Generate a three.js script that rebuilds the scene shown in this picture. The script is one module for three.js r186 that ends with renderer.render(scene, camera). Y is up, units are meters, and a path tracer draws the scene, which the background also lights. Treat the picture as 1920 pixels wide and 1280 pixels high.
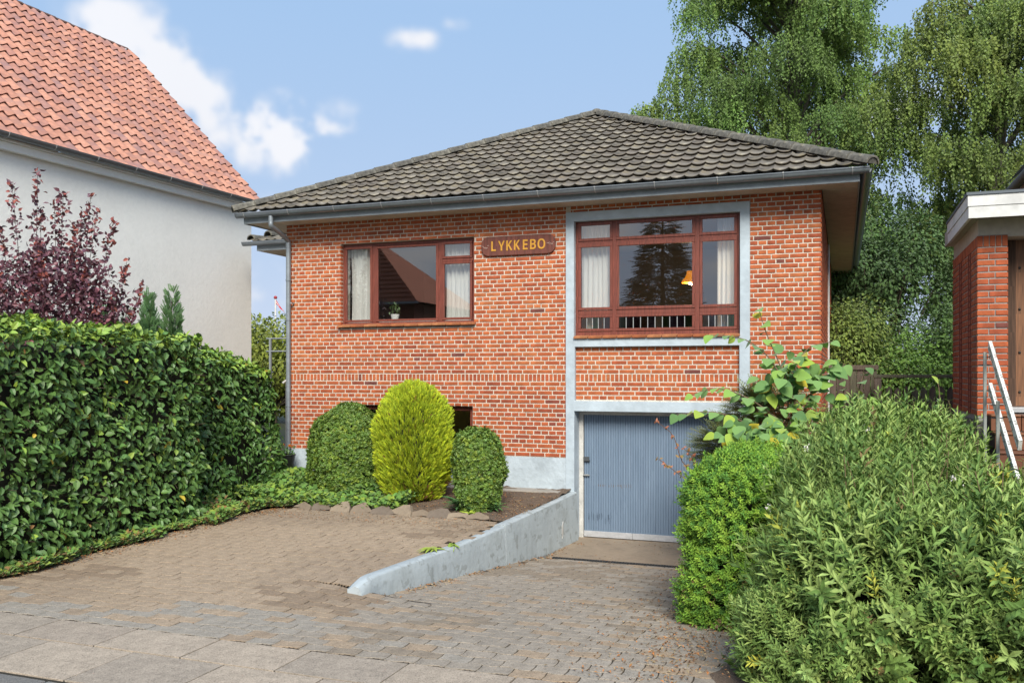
import * as THREE from 'three';
import { mergeGeometries } from 'three/addons/utils/BufferGeometryUtils.js';
import { RoundedBoxGeometry } from 'three/addons/geometries/RoundedBoxGeometry.js';
import { FontLoader } from 'three/addons/loaders/FontLoader.js';
import { TextGeometry } from 'three/addons/geometries/TextGeometry.js';

// ---------------------------------------------------------------- camera, sky, sun, exposure
const scene = new THREE.Scene();
const camera = new THREE.PerspectiveCamera(41.89, 1.5, 0.1, 3000);
camera.position.set(8.87, 2.07, 12.868);
camera.rotation.y = THREE.MathUtils.degToRad(20.383);
camera.setViewOffset(1920, 1280, 0, -57, 1920, 1280);
scene.add(camera);
const renderer = new THREE.WebGLRenderer({ antialias: true });
renderer.toneMapping = THREE.LinearToneMapping;
renderer.toneMappingExposure = 1.55;
renderer.shadowMap.enabled = true;

const sunDir = new THREE.Vector3(0.30, 0.62, 0.70).normalize();
const sun = new THREE.DirectionalLight(new THREE.Color().setRGB(1.0, 0.94, 0.83), 3.5);
sun.position.copy(sunDir).multiplyScalar(60);
sun.shadow.radius = 50;
sun.shadow.mapSize.set(2048, 2048);
Object.assign(sun.shadow.camera, { left: -25, right: 25, top: 25, bottom: -25, near: 1, far: 140 });
scene.add(sun, sun.target);

// random numbers and noise
function rng(seed) { let a = seed >>> 0; return () => { a = (a + 0x6D2B79F5) | 0; let t = Math.imul(a ^ (a >>> 15), 1 | a); t = (t + Math.imul(t ^ (t >>> 7), 61 | t)) ^ t; return ((t ^ (t >>> 14)) >>> 0) / 4294967296; }; }
function hash3(x, y, z) { let h = Math.imul(x | 0, 374761393) ^ Math.imul(y | 0, 668265263) ^ Math.imul(z | 0, 2147483647 ^ 0x5bd1e995); h = Math.imul(h ^ (h >>> 13), 1274126177); return ((h ^ (h >>> 16)) >>> 0) / 4294967296; }
const sm = (t) => t * t * (3 - 2 * t), lerp = (a, b, t) => a + (b - a) * t, clamp = (v, a, b) => Math.min(b, Math.max(a, v));
const sstep = (a, b, v) => sm(clamp((v - a) / (b - a), 0, 1));
function noise3(x, y, z) {
  const i = Math.floor(x), j = Math.floor(y), k = Math.floor(z), u = sm(x - i), v = sm(y - j), w = sm(z - k);
  const q = (a, b) => lerp(hash3(i, j + a, k + b), hash3(i + 1, j + a, k + b), u);
  return lerp(lerp(q(0, 0), q(1, 0), v), lerp(q(0, 1), q(1, 1), v), w);
}
function fbm3(x, y, z, o = 4) { let s = 0, a = 0.5, n = 0; for (let i = 0; i < o; i++) { s += a * noise3(x, y, z); n += a; a *= 0.5; x *= 2.03; y *= 2.03; z *= 2.03; } return s / n; }
function pnoise(x, y, p, s) { // periodic in p cells
  const i = Math.floor(x), j = Math.floor(y), u = sm(x - i), v = sm(y - j), m = (a) => ((a % p) + p) % p;
  return lerp(lerp(hash3(m(i), m(j), s), hash3(m(i + 1), m(j), s), u), lerp(hash3(m(i), m(j + 1), s), hash3(m(i + 1), m(j + 1), s), u), v);
}
function pfbm(u, v, p, o, s) { let t = 0, a = 0.5, n = 0; for (let k = 0; k < o; k++) { t += a * pnoise(u * p, v * p, p, s + k); n += a; a *= 0.55; p *= 2; } return t / n; }

{ // the sky: blue air, paler towards the horizon, broken fair-weather cloud, with more added out of view to whiten the light
  const W = 2048, H = 1024, data = new Float32Array(W * H * 4);
  const blobs = [[-134.6, 19.2, 2.5, 1.7, 1.0], [-132.2, 17.8, 3.0, 2.4, 1.2], [-130.4, 16.0, 2.8, 2.1, 1.15], [-128.2, 15.2, 2.2, 1.3, 0.75], [-124.6, 14.5, 3.9, 1.8, 1.7], [-122.6, 14.9, 2.4, 1.4, 1.1],
    [-116.8, 20.3, 1.5, 0.65, 0.85], [-114.0, 21.3, 0.9, 0.5, 0.4], [-125.2, 16.9, 1.0, 0.7, 0.5], [-126.5, 10.2, 3.4, 0.8, 0.6], [-126, 5.2, 7, 1.6, 0.55], [-96, 8, 6, 2.4, 0.7], [-87, 15, 3, 1.4, 0.6]];
  for (let j = 0; j < H; j++) {
    const el = ((j + 0.5) / H - 0.5) * 180, e = Math.max(el, 0), cy = Math.cos(el * Math.PI / 180), sy = Math.sin(el * Math.PI / 180);
    const k = 1 - Math.exp(-e / 15), k2 = sstep(18, 80, e);
    const base = [lerp(lerp(0.62, 0.295, k), 0.19, k2), lerp(lerp(0.70, 0.505, k), 0.37, k2), lerp(lerp(0.85, 0.81, k), 0.68, k2)];
    for (let i = 0; i < W; i++) {
      const az = ((i + 0.5) / W - 0.5) * 360, a = az * Math.PI / 180, x = Math.cos(a) * cy, z = Math.sin(a) * cy;
      let c = 0;
      if (el > -2) {
        const s = 1 / (0.22 + Math.max(sy, 0)), n = fbm3(x * s * 1.6 + 3.7, sy * 2.2 + 9.1, z * s * 1.6 + 1.3, 5);
        const inView = sstep(-146, -141, az) * (1 - sstep(-79, -74, az)) * (1 - sstep(22, 27, el));
        c = sstep(0.45, 0.64, n) * (1 - inView) * 0.9;
        let m = 0; const w = fbm3(x * 14, sy * 14, z * 14, 5) - 0.5, w2 = fbm3(x * 42 + 5, sy * 42, z * 42, 4) - 0.5;
        if (az > -150 && az < -70 && el < 30) for (const [ba, be, ra, re, st] of blobs) { const da = (az - ba) / ra, de = (el - be) / re; m = Math.max(m, st * Math.exp(-(da * da + de * de) * 0.9)); }
        c = Math.max(c, sstep(0.14, 1.05, m * (1 + w * 3.6 + w2 * 3.0)) * 0.92);
      }
      const lum = 0.86 + 0.08 * noise3(x * 9, sy * 9 + 2, z * 9), q = (j * W + i) * 4;
      const cl = [lum * 0.985, lum * 0.99, lum * 1.03];
      for (let t = 0; t < 3; t++) data[q + t] = 0.68 * lerp(base[t], cl[t], c);
      data[q + 3] = 1;
    }
  }
  const sky = new THREE.DataTexture(data, W, H, THREE.RGBAFormat, THREE.FloatType);
  sky.mapping = THREE.EquirectangularReflectionMapping; sky.magFilter = sky.minFilter = THREE.LinearFilter; sky.needsUpdate = true;
  scene.background = sky; scene.environment = sky;
}

// ---------------------------------------------------------------- helpers
const V = (x, y, z) => new THREE.Vector3(x, y, z), taken = {};
function numbered(n) { const k = (taken[n] = (taken[n] ?? -1) + 1); return k ? `${n}_${String(k).padStart(3, '0')}` : n; }
function tag(o, label, category, group) { o.userData.label = label; o.userData.category = category; if (group) o.userData.group = group; return o; }
function thing(name, label, category, pos = [0, 0, 0], turn = 0, group) { const o = new THREE.Group(); o.name = numbered(name); o.position.set(...pos); o.rotation.y = turn; scene.add(o); return tag(o, label, category, group); }
function mesh(name, geo, mat, parent) { const m = new THREE.Mesh(geo, mat); m.name = parent ? name : numbered(name); (parent || scene).add(m); return m; }
function struct(name, geo, mat) { const m = mesh(name, geo, mat); m.userData.kind = 'structure'; return m; }
function stuff(o) { o.userData.kind = 'stuff'; return o; }
function group(name, parent) { const g = new THREE.Group(); g.name = name; parent.add(g); return g; }
function flat(g) { const n = g.index ? g.toNonIndexed() : g; return n; }
function uvm(g, ox = 0, oy = 0) { // uv in metres by the way each face points
  g = flat(g); const p = g.attributes.position, n = g.attributes.normal, uv = new Float32Array(p.count * 2);
  for (let i = 0; i < p.count; i += 3) {
    const ax = Math.abs(n.getX(i) + n.getX(i + 1) + n.getX(i + 2)), ay = Math.abs(n.getY(i) + n.getY(i + 1) + n.getY(i + 2)), az = Math.abs(n.getZ(i) + n.getZ(i + 1) + n.getZ(i + 2));
    for (let k = i; k < i + 3; k++) {
      const x = p.getX(k), y = p.getY(k), z = p.getZ(k);
      const [u, v] = ax >= ay && ax >= az ? [z, y] : ay >= az ? [x, z] : [x, y];
      uv[2 * k] = u + ox; uv[2 * k + 1] = v + oy;
    }
  }
  g.setAttribute('uv', new THREE.BufferAttribute(uv, 2)); return g;
}
function merge(list) { return mergeGeometries(list.map((g) => { g = flat(g); for (const k of Object.keys(g.attributes)) if (!['position', 'normal', 'uv', 'color'].includes(k)) g.deleteAttribute(k); return g; }), false); }
const box = (x0, x1, y0, y1, z0, z1) => uvm(new THREE.BoxGeometry(x1 - x0, y1 - y0, z1 - z0).translate((x0 + x1) / 2, (y0 + y1) / 2, (z0 + z1) / 2));
const rbox = (x0, x1, y0, y1, z0, z1, r = 0.004) => uvm(new RoundedBoxGeometry(x1 - x0, y1 - y0, z1 - z0, 1, r).translate((x0 + x1) / 2, (y0 + y1) / 2, (z0 + z1) / 2));
function tube(pts, r, seg = 24, rad = 8, closed = false) { return uvm(new THREE.TubeGeometry(new THREE.CatmullRomCurve3(pts.map((p) => (p.isVector3 ? p : V(...p))), closed, 'catmullrom', 0.5), seg, r, rad, closed)); }
function limb(pts, r0, r1, seg = 10, rad = 6) { // a tapered tube
  const c = new THREE.CatmullRomCurve3(pts.map((p) => (p.isVector3 ? p : V(...p)))), pos = [], fr = c.computeFrenetFrames(seg, false);
  for (let i = 0; i <= seg; i++) { const t = i / seg, P = c.getPointAt(t), r = lerp(r0, r1, t); for (let k = 0; k <= rad; k++) { const a = k / rad * 2 * Math.PI; pos.push(P.clone().addScaledVector(fr.normals[i], Math.cos(a) * r).addScaledVector(fr.binormals[i], Math.sin(a) * r)); } }
  return grid(pos, rad + 1, seg + 1);
}
function grid(pos, nx, ny, flip = false) { // nx points per row, ny rows
  const g = new THREE.BufferGeometry(), a = new Float32Array(pos.length * 3), uv = new Float32Array(pos.length * 2), idx = [];
  pos.forEach((p, i) => { a[3 * i] = p.x; a[3 * i + 1] = p.y; a[3 * i + 2] = p.z; uv[2 * i] = (i % nx) / (nx - 1); uv[2 * i + 1] = Math.floor(i / nx) / (ny - 1); });
  for (let j = 0; j < ny - 1; j++) for (let i = 0; i < nx - 1; i++) { const p = j * nx + i; flip ? idx.push(p, p + nx, p + 1, p + 1, p + nx, p + nx + 1) : idx.push(p, p + 1, p + nx, p + 1, p + nx + 1, p + nx); }
  g.setAttribute('position', new THREE.BufferAttribute(a, 3)); g.setAttribute('uv', new THREE.BufferAttribute(uv, 2)); g.setIndex(idx); g.computeVertexNormals(); return g;
}
function poly(verts, faces) { const g = new THREE.BufferGeometry(), a = []; for (const f of faces) for (let k = 1; k < f.length - 1; k++) a.push(...verts[f[0]], ...verts[f[k]], ...verts[f[k + 1]]); g.setAttribute('position', new THREE.Float32BufferAttribute(a, 3)); g.computeVertexNormals(); return uvm(g); }
function paint(g, c) { const n = g.attributes.position.count, a = new Float32Array(n * 3); for (let i = 0; i < n; i++) { a[3 * i] = c[0]; a[3 * i + 1] = c[1]; a[3 * i + 2] = c[2]; } g.setAttribute('color', new THREE.BufferAttribute(a, 3)); return g; }

// textures: fn(u, v) gives [r, g, b] (linear factors) or one number
function tex(n, fn, repeatM = 1, srgb = false) {
  const d = new Uint8Array(n * n * 4), enc = (c) => 255 * (srgb ? (c <= 0.0031308 ? c * 12.92 : 1.055 * Math.pow(c, 1 / 2.4) - 0.055) : c);
  for (let j = 0; j < n; j++) for (let i = 0; i < n; i++) { let c = fn(i / n, j / n); if (typeof c === 'number') c = [c, c, c]; const q = (j * n + i) * 4; for (let k = 0; k < 3; k++) d[q + k] = clamp(enc(clamp(c[k], 0, 1)), 0, 255); d[q + 3] = 255; }
  const t = new THREE.DataTexture(d, n, n, THREE.RGBAFormat); t.wrapS = t.wrapT = THREE.RepeatWrapping; t.magFilter = THREE.LinearFilter; t.minFilter = THREE.LinearMipmapLinearFilter; t.generateMipmaps = true;
  if (srgb) t.colorSpace = THREE.SRGBColorSpace; t.repeat.set(1 / repeatM, 1 / repeatM); t.needsUpdate = true; return t;
}
const again = (t, m) => { const c = t.clone(); c.repeat.set(1 / m, 1 / m); c.needsUpdate = true; return c; };
const speck = tex(256, (u, v) => 0.72 + 0.5 * (pfbm(u, v, 8, 5, 1) - 0.5) + (hash3(u * 256, v * 256, 7) > 0.985 ? -0.25 : 0) + 0.10 * (hash3(u * 256, v * 256, 3) - 0.5), 0.6, true);
const speckB = tex(256, (u, v) => pfbm(u, v, 24, 4, 11), 0.6);
const grain = tex(256, (u, v) => clamp(0.70 + 0.35 * (pfbm(u, v, 24, 4, 21) - 0.5) + 0.34 * (hash3(u * 256, v * 256, 9) - 0.5) + (hash3(u * 256, v * 256, 17) > 0.97 ? 0.3 : 0) - (hash3(u * 256, v * 256, 13) > 0.96 ? 0.35 : 0), 0, 1), 0.5, true);
const grainB = tex(256, (u, v) => 0.5 + 0.5 * (hash3(u * 256, v * 256, 9) - 0.5) + 0.4 * (pfbm(u, v, 16, 3, 5) - 0.5), 0.5);
const cloudy = tex(512, (u, v) => { const a = pfbm(u, v, 4, 6, 31), b = pfbm(u, v, 24, 4, 37); return 0.80 + 0.38 * (a - 0.5) + 0.22 * (b - 0.5); }, 2.4, true);
const cloudyB = tex(256, (u, v) => pfbm(u, v, 16, 5, 41), 0.8);
const lichen = tex(512, (u, v) => { const a = pfbm(u, v, 6, 5, 51), b = pfbm(u, v, 20, 4, 57), l = sstep(0.57, 0.70, b) * sstep(0.42, 0.6, a), y = 0.35 * sstep(0.66, 0.76, pfbm(u, v, 14, 4, 63)); const k = 0.40 + 0.5 * (a - 0.5) + 0.35 * (b - 0.5); return [lerp(lerp(k, 0.82, l * 0.8), 0.75, y * 0.6), lerp(lerp(k * 0.97, 0.82, l * 0.8), 0.62, y * 0.6), lerp(lerp(k * 0.90, 0.72, l * 0.8), 0.22, y * 0.6)]; }, 1.7, true);
const clay = tex(512, (u, v) => { const a = pfbm(u, v, 5, 5, 71), b = pfbm(u, v, 22, 4, 77), g = sstep(0.54, 0.72, a); const k = 0.82 + 0.5 * (b - 0.5); return [lerp(k, 0.55, g * 0.65), lerp(k, 0.62, g * 0.65), lerp(k, 0.74, g * 0.65)]; }, 0.9, true);
const wood = tex(256, (u, v) => 0.72 + 0.42 * (pnoise(u * 40, v * 2, 40, 81) - 0.5) + 0.34 * (pnoise(u * 90, v * 5, 90, 83) - 0.5), 0.5, true);
const std = (c, o = {}) => new THREE.MeshStandardMaterial({ color: new THREE.Color().setRGB(...c), roughness: 0.9, ...o });
const phys = (c, o = {}) => new THREE.MeshPhysicalMaterial({ color: new THREE.Color().setRGB(...c), roughness: 0.9, ...o });

const M = {
  mortar: std([0.84, 0.76, 0.64], { map: again(grain, 1.2), bumpMap: grainB, bumpScale: 0.003, roughness: 1 }),
  brickAll: std([1.25, 1.25, 1.25], { map: speck, bumpMap: speckB, bumpScale: 0.0025, vertexColors: true }),
  blue: std([0.53, 0.62, 0.69], { map: cloudy, bumpMap: cloudyB, bumpScale: 0.004, roughness: 0.8 }),
  plinth: std([0.52, 0.60, 0.66], { map: again(cloudy, 1.3), bumpMap: cloudyB, bumpScale: 0.006, roughness: 0.85 }),
  oxblood: std([0.24, 0.062, 0.040], { map: again(wood, 0.4), roughness: 0.5 }),
  zinc: std([0.25, 0.28, 0.31], { map: again(cloudy, 0.7), roughness: 0.42, metalness: 0.45 }),
  fascia: std([0.29, 0.33, 0.36], { map: again(cloudy, 0.8), roughness: 0.6 }),
  soffit: std([0.62, 0.54, 0.44], { map: again(cloudy, 1.5), roughness: 0.8 }),
  tile: std([0.42, 0.40, 0.37], { map: lichen, bumpMap: speckB, bumpScale: 0.004, roughness: 0.95 }),
  hip: std([0.36, 0.35, 0.32], { map: again(lichen, 0.8), bumpMap: speckB, bumpScale: 0.004, roughness: 0.95 }),
  dark: std([0.02, 0.02, 0.022]), room: std([0.30, 0.27, 0.23]), white: std([0.78, 0.77, 0.74], { map: again(cloudy, 0.9), roughness: 0.7 }),
  glass: phys([0.97, 0.99, 0.98], { transmission: 1, thickness: 0, roughness: 0, ior: 2.5 }),
  curtain: phys([0.86, 0.85, 0.82], { transmission: 0.45, roughness: 1, thickness: 0, side: THREE.DoubleSide }),
  leadGlass: [[0.30, 0.16, 0.03], [0.10, 0.22, 0.08], [0.75, 0.78, 0.75], [0.12, 0.06, 0.12], [0.20, 0.12, 0.03], [0.35, 0.45, 0.55]].map((c) => phys(c, { transmission: 1, thickness: 0, roughness: 0.04, ior: 1.6 })),
  came: std([0.42, 0.43, 0.43], { metalness: 0.5, roughness: 0.5 }),
  concrete: std([0.40, 0.365, 0.32], { map: again(cloudy, 1.1), bumpMap: grainB, bumpScale: 0.004 }),
  soil: std([0.24, 0.17, 0.12], { map: again(grain, 1.6), bumpMap: grainB, bumpScale: 0.02 }),
  render: std([0.95, 0.95, 0.90], { map: tex(256, (u, v) => 0.9 + 0.10 * (pfbm(u, v, 4, 5, 301) - 0.5) + 0.06 * (pfbm(u, v, 64, 2, 303) - 0.5), 3.1, true), bumpMap: again(grainB, 0.9), bumpScale: 0.006, roughness: 0.95 }),
  black: std([0.015, 0.015, 0.016], { roughness: 0.5 }),
};
const bricksTint = [[0.56, 0.148, 0.046], [0.52, 0.126, 0.041], [0.44, 0.098, 0.036], [0.49, 0.112, 0.038], [0.38, 0.083, 0.034], [0.29, 0.070, 0.040], [0.58, 0.175, 0.058], [0.22, 0.066, 0.046]];
const bricksPick = [0, 0, 0, 0, 1, 1, 1, 1, 3, 3, 3, 3, 2, 2, 2, 2, 3, 4, 6, 6, 0, 1, 3, 0, 1, 4, 2, 5];
bricksTint.forEach((c) => { c[0] *= 0.86; c[1] *= 0.88; c[2] *= 0.95; });
const brickMats = bricksTint.map((c) => std(c.map((x) => x * 1.25), { map: speck, bumpMap: speckB, bumpScale: 0.0025 }));

// ---------------------------------------------------------------- the lie of the land
const leftH = (z) => 0.135 * (1 - sstep(2.0, 6.6, z)) + (z < 2 ? (2 - z) * 0.075 : 0);
const rampH = (z) => (z > 6.6 ? 0 : z < 1.3 ? -0.455 : lerp(-0.455, 0, Math.pow((z - 1.3) / 5.3, 0.92)));
const wallX = (z) => 4.62 + (5.38 - z) * (0.53 / 5.38);   // right face of the retaining wall
function surfH(x, z) { const t = z > 5.3 ? sstep(-0.9, 0.9, x - wallX(z)) : x > wallX(z) - 0.08 ? 1 : 0; return lerp(leftH(z), rampH(z), t); }

{ // ground: one sheet out to the horizon, low under everything that is laid on it
  const xs = [], zs = []; for (let v = -700; v <= 700; v += 100) { if (v < -40 || v > 40) { xs.push(v); zs.push(v); } } for (let v = -40; v <= 40; v += 1) { xs.push(v); zs.push(v); }
  xs.sort((a, b) => a - b); zs.sort((a, b) => a - b);
  const pos = []; for (const z of zs) for (const x of xs) {
    let y = -0.16; if (z < 7.5) y = x > 8.2 ? lerp(-0.1, 0.35, sstep(7, 2, z)) : x < -0.5 ? 0.1 : -0.75; if (z < -1.5) y = 0.3;
    if (x > 4 && x < 9 && z < 2 && z > -12) y = -0.75;
    pos.push(V(x, y, z));
  }
  const g = uvm(grid(pos, xs.length, zs.length, true)); struct('ground', g, std([0.075, 0.085, 0.035], { map: again(grain, 3), bumpMap: again(cloudyB, 3), bumpScale: 0.05 }));
}

// ---------------------------------------------------------------- paving
{ // pavement of large concrete slabs along the street
  const bed = struct('pavement', box(-14, 22, -0.2, -0.013, 7.17, 8.318), std([0.035, 0.03, 0.02], { map: again(grain, 0.6) }));
  const R = rng(5), mats = [[0.50, 0.415, 0.325], [0.465, 0.385, 0.305], [0.525, 0.435, 0.34], [0.445, 0.375, 0.30]].map((c) => std(c, { map: again(grain, 1.5), bumpMap: again(grainB, 1.5), bumpScale: 0.004 }));
  const geos = [0, 1].map((r) => rbox(-0.3985, 0.3985, -0.06, 0, r ? -0.315 : -0.228, r ? 0.315 : 0.228, 0.0025));
  for (let r = 0; r < 2; r++) for (let k = -9; k < 9; k++) {
    const x = (r ? 3.14 : 2.73) + k * 0.812 + 0.406; if (x < -3 || x > 13) continue;
    const s = mesh('slab', geos[r], mats[Math.floor(R() * 4)], bed); s.position.set(x, (R() - 0.5) * 0.004, r ? 7.982 : 7.415); s.rotation.set((R() - 0.5) * 0.006, (R() - 0.5) * 0.006, (R() - 0.5) * 0.006);
  }
  const kerb = struct('kerb', box(-14, 22, -0.25, -0.02, 8.32, 8.62), std([0.08, 0.08, 0.08]));
  const km = [[0.31, 0.30, 0.28], [0.25, 0.24, 0.225]].map((c) => std(c, { map: again(grain, 0.25), bumpMap: grainB, bumpScale: 0.01 }));
  const kg = rbox(-0.49, 0.49, -0.1, 0, -0.14, 0.14, 0.012);
  for (let k = -10; k < 14; k++) { const s = mesh('kerb_stone', kg, km[k & 1], kerb); s.position.set(k * 1.0 + 0.35, -0.004, 8.475); s.rotation.x = (R() - 0.5) * 0.01; }
  struct('road', box(-300, 300, -0.3, -0.115, 8.62, 15.6), std([0.055, 0.055, 0.057], { map: again(grain, 0.8), bumpMap: grainB, bumpScale: 0.006 }));
  struct('pavement_opposite', box(-60, 60, -0.3, -0.01, 15.6, 17.4), std([0.36, 0.33, 0.30], { map: again(grain, 0.8) }));
}
{ // driveway: wavy-edged interlocking pavers, flat on the left and sinking to the garage on the right
  const L = 0.24, Wd = 0.14, amp = 0.013, z0 = 1.42, z1 = 7.17, R = rng(77), W = (x) => amp * Math.sin(2 * Math.PI * x / L);
  const pos = [], nx = 70, nz = 60; for (let j = 0; j <= nz; j++) for (let i = 0; i <= nx; i++) { const x = lerp(0.2, 8.5, i / nx), z = lerp(z0 - 0.1, z1, j / nz); const h = z > 5.3 ? surfH(x, z) : x > wallX(z) - 0.16 ? rampH(z) : leftH(z); pos.push(V(x, h - 0.0075, z)); }
  const base = struct('driveway', uvm(grid(pos, nx + 1, nz + 1, true)), std([0.075, 0.056, 0.038], { map: again(grain, 1.2), bumpMap: grainB, bumpScale: 0.01 }));
  const shapes = [0, 1].map((odd) => [0, 1, 2].map((v) => { // outline of a paver, then a top, a chamfer and sides
    const o = [], x0 = odd ? L / 2 : 0, gap = 0.0048, r = rng(900 + v * 7 + odd), n = 6;
    for (let i = 0; i <= n; i++) { const x = lerp(gap, L - gap, i / n); o.push([x - L / 2, W(x + x0) - Wd / 2 + gap]); }
    o.push([L / 2 - gap + 0.006, 0]);
    for (let i = n; i >= 0; i--) { const x = lerp(gap, L - gap, i / n); o.push([x - L / 2, W(x + x0) + Wd / 2 - gap]); }
    o.push([-L / 2 + gap + 0.006, 0]);
    const a = [], tri = (...p) => p.forEach((q) => a.push(...q)), top = o.map(([x, z]) => [x * 0.982, 0 + (r() - 0.5) * 0.0015, z * 0.972]), mid = o.map(([x, z]) => [x, -0.003, z]), low = o.map(([x, z]) => [x, -0.026, z]), N = o.length;
    for (let i = 0; i < N; i++) { const k = (i + 1) % N; tri([0, 0.0008, 0], top[k], top[i]); tri(top[i], top[k], mid[k]); tri(top[i], mid[k], mid[i]); tri(mid[i], mid[k], low[k]); }
    const g = new THREE.BufferGeometry(); g.setAttribute('position', new THREE.Float32BufferAttribute(a, 3)); g.computeVertexNormals(); return uvm(g, v * 0.37, odd * 0.53);
  }));
  const tints = [[0.455, 0.345, 0.240], [0.415, 0.315, 0.222], [0.485, 0.370, 0.26], [0.425, 0.365, 0.295], [0.395, 0.34, 0.275], [0.45, 0.39, 0.32], [0.41, 0.365, 0.305], [0.345, 0.255, 0.175], [0.345, 0.28, 0.21]];
  const mats = tints.map((c) => std(c, { map: again(grain, 1.3), bumpMap: again(grainB, 1.3), bumpScale: 0.004 }));
  const all = M.paverAll = std([1, 1, 1], { map: mats[0].map, bumpMap: mats[0].bumpMap, bumpScale: 0.0035, vertexColors: true });
  const list = [];
  for (let row = 0, z = z1 - Wd / 2; z > z0; z -= Wd, row++) for (let k = 0; k < 36; k++) {
    const x = k * L + (row & 1 ? L / 2 : 0) + L / 2; if (x < 0.3 || x > 8.35) continue;
    if (z < 5.45 && Math.abs(x - (wallX(z) - 0.09)) < 0.045) continue;         // under the retaining wall
    if (x < wallX(z) && z < 2.12) continue;                                      // the planting bed
    if (x < 1.05 - (z - 4) * 0.12) continue;                                     // hedge foot
    const n = noise3(x * 1.1, 3, z * 1.1) + 0.35 * (R() - 0.5), right = x > wallX(z) + (z > 5.3 ? 0.3 : 0), worn = noise3(x * 0.7 + 9, 1, z * 0.7);
    let t = right ? (n > 0.62 ? 5 : n > 0.34 ? 3 : 4) : (n > 0.62 ? 2 : n > 0.36 ? 0 : 1);
    if (!right && z > 6.3 && noise3(x * 1.3, 8, z * 2.2) > 0.45 && R() < 0.75) t = 6; if (z > 6.5 && R() < 0.2) t = 6; if (right && R() < 0.12) t = 0;
    if (worn > 0.78 && R() < 0.4) t = right ? 8 : 7; if (right && z < 4.6 && worn > 0.56 && R() < 0.5) t = 8;
    const e = 0.12, gx = (surfH(x + e, z) - surfH(x - e, z)) / (2 * e), gz = (surfH(x, z + e) - surfH(x, z - e)) / (2 * e), jump = Math.abs(gx) > 0.3;
    list.push({ x, z, y: surfH(x, z) + (R() - 0.5) * 0.004, gx: jump ? 0 : gx, gz, t, v: Math.floor(R() * 3), odd: row & 1, a: (R() - 0.5) * 0.02, b: (R() - 0.5) * 0.025, flip: R() < 0.5, near: Math.hypot(x - 8.87, z - 12.87) + (x > 7.7 ? 5 : 0) });
  }
  list.sort((a, b) => a.near - b.near);
  const rest = []; list.forEach((p, i) => {
    const m = new THREE.Object3D(); m.position.set(p.x, p.y, p.z); m.rotation.set(-Math.atan(p.gz) + p.a, 0, Math.atan(p.gx) + p.b);
    if (i < 300) { const s = mesh('paver', shapes[p.odd][p.v], mats[p.t], base); s.position.copy(m.position); s.rotation.copy(m.rotation); }
    else { m.updateMatrix(); rest.push(paint(shapes[p.odd][p.v].clone().applyMatrix4(m.matrix), tints[p.t])); }
  });
  stuff(mesh('paving', merge(rest), all, base));
}
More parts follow.
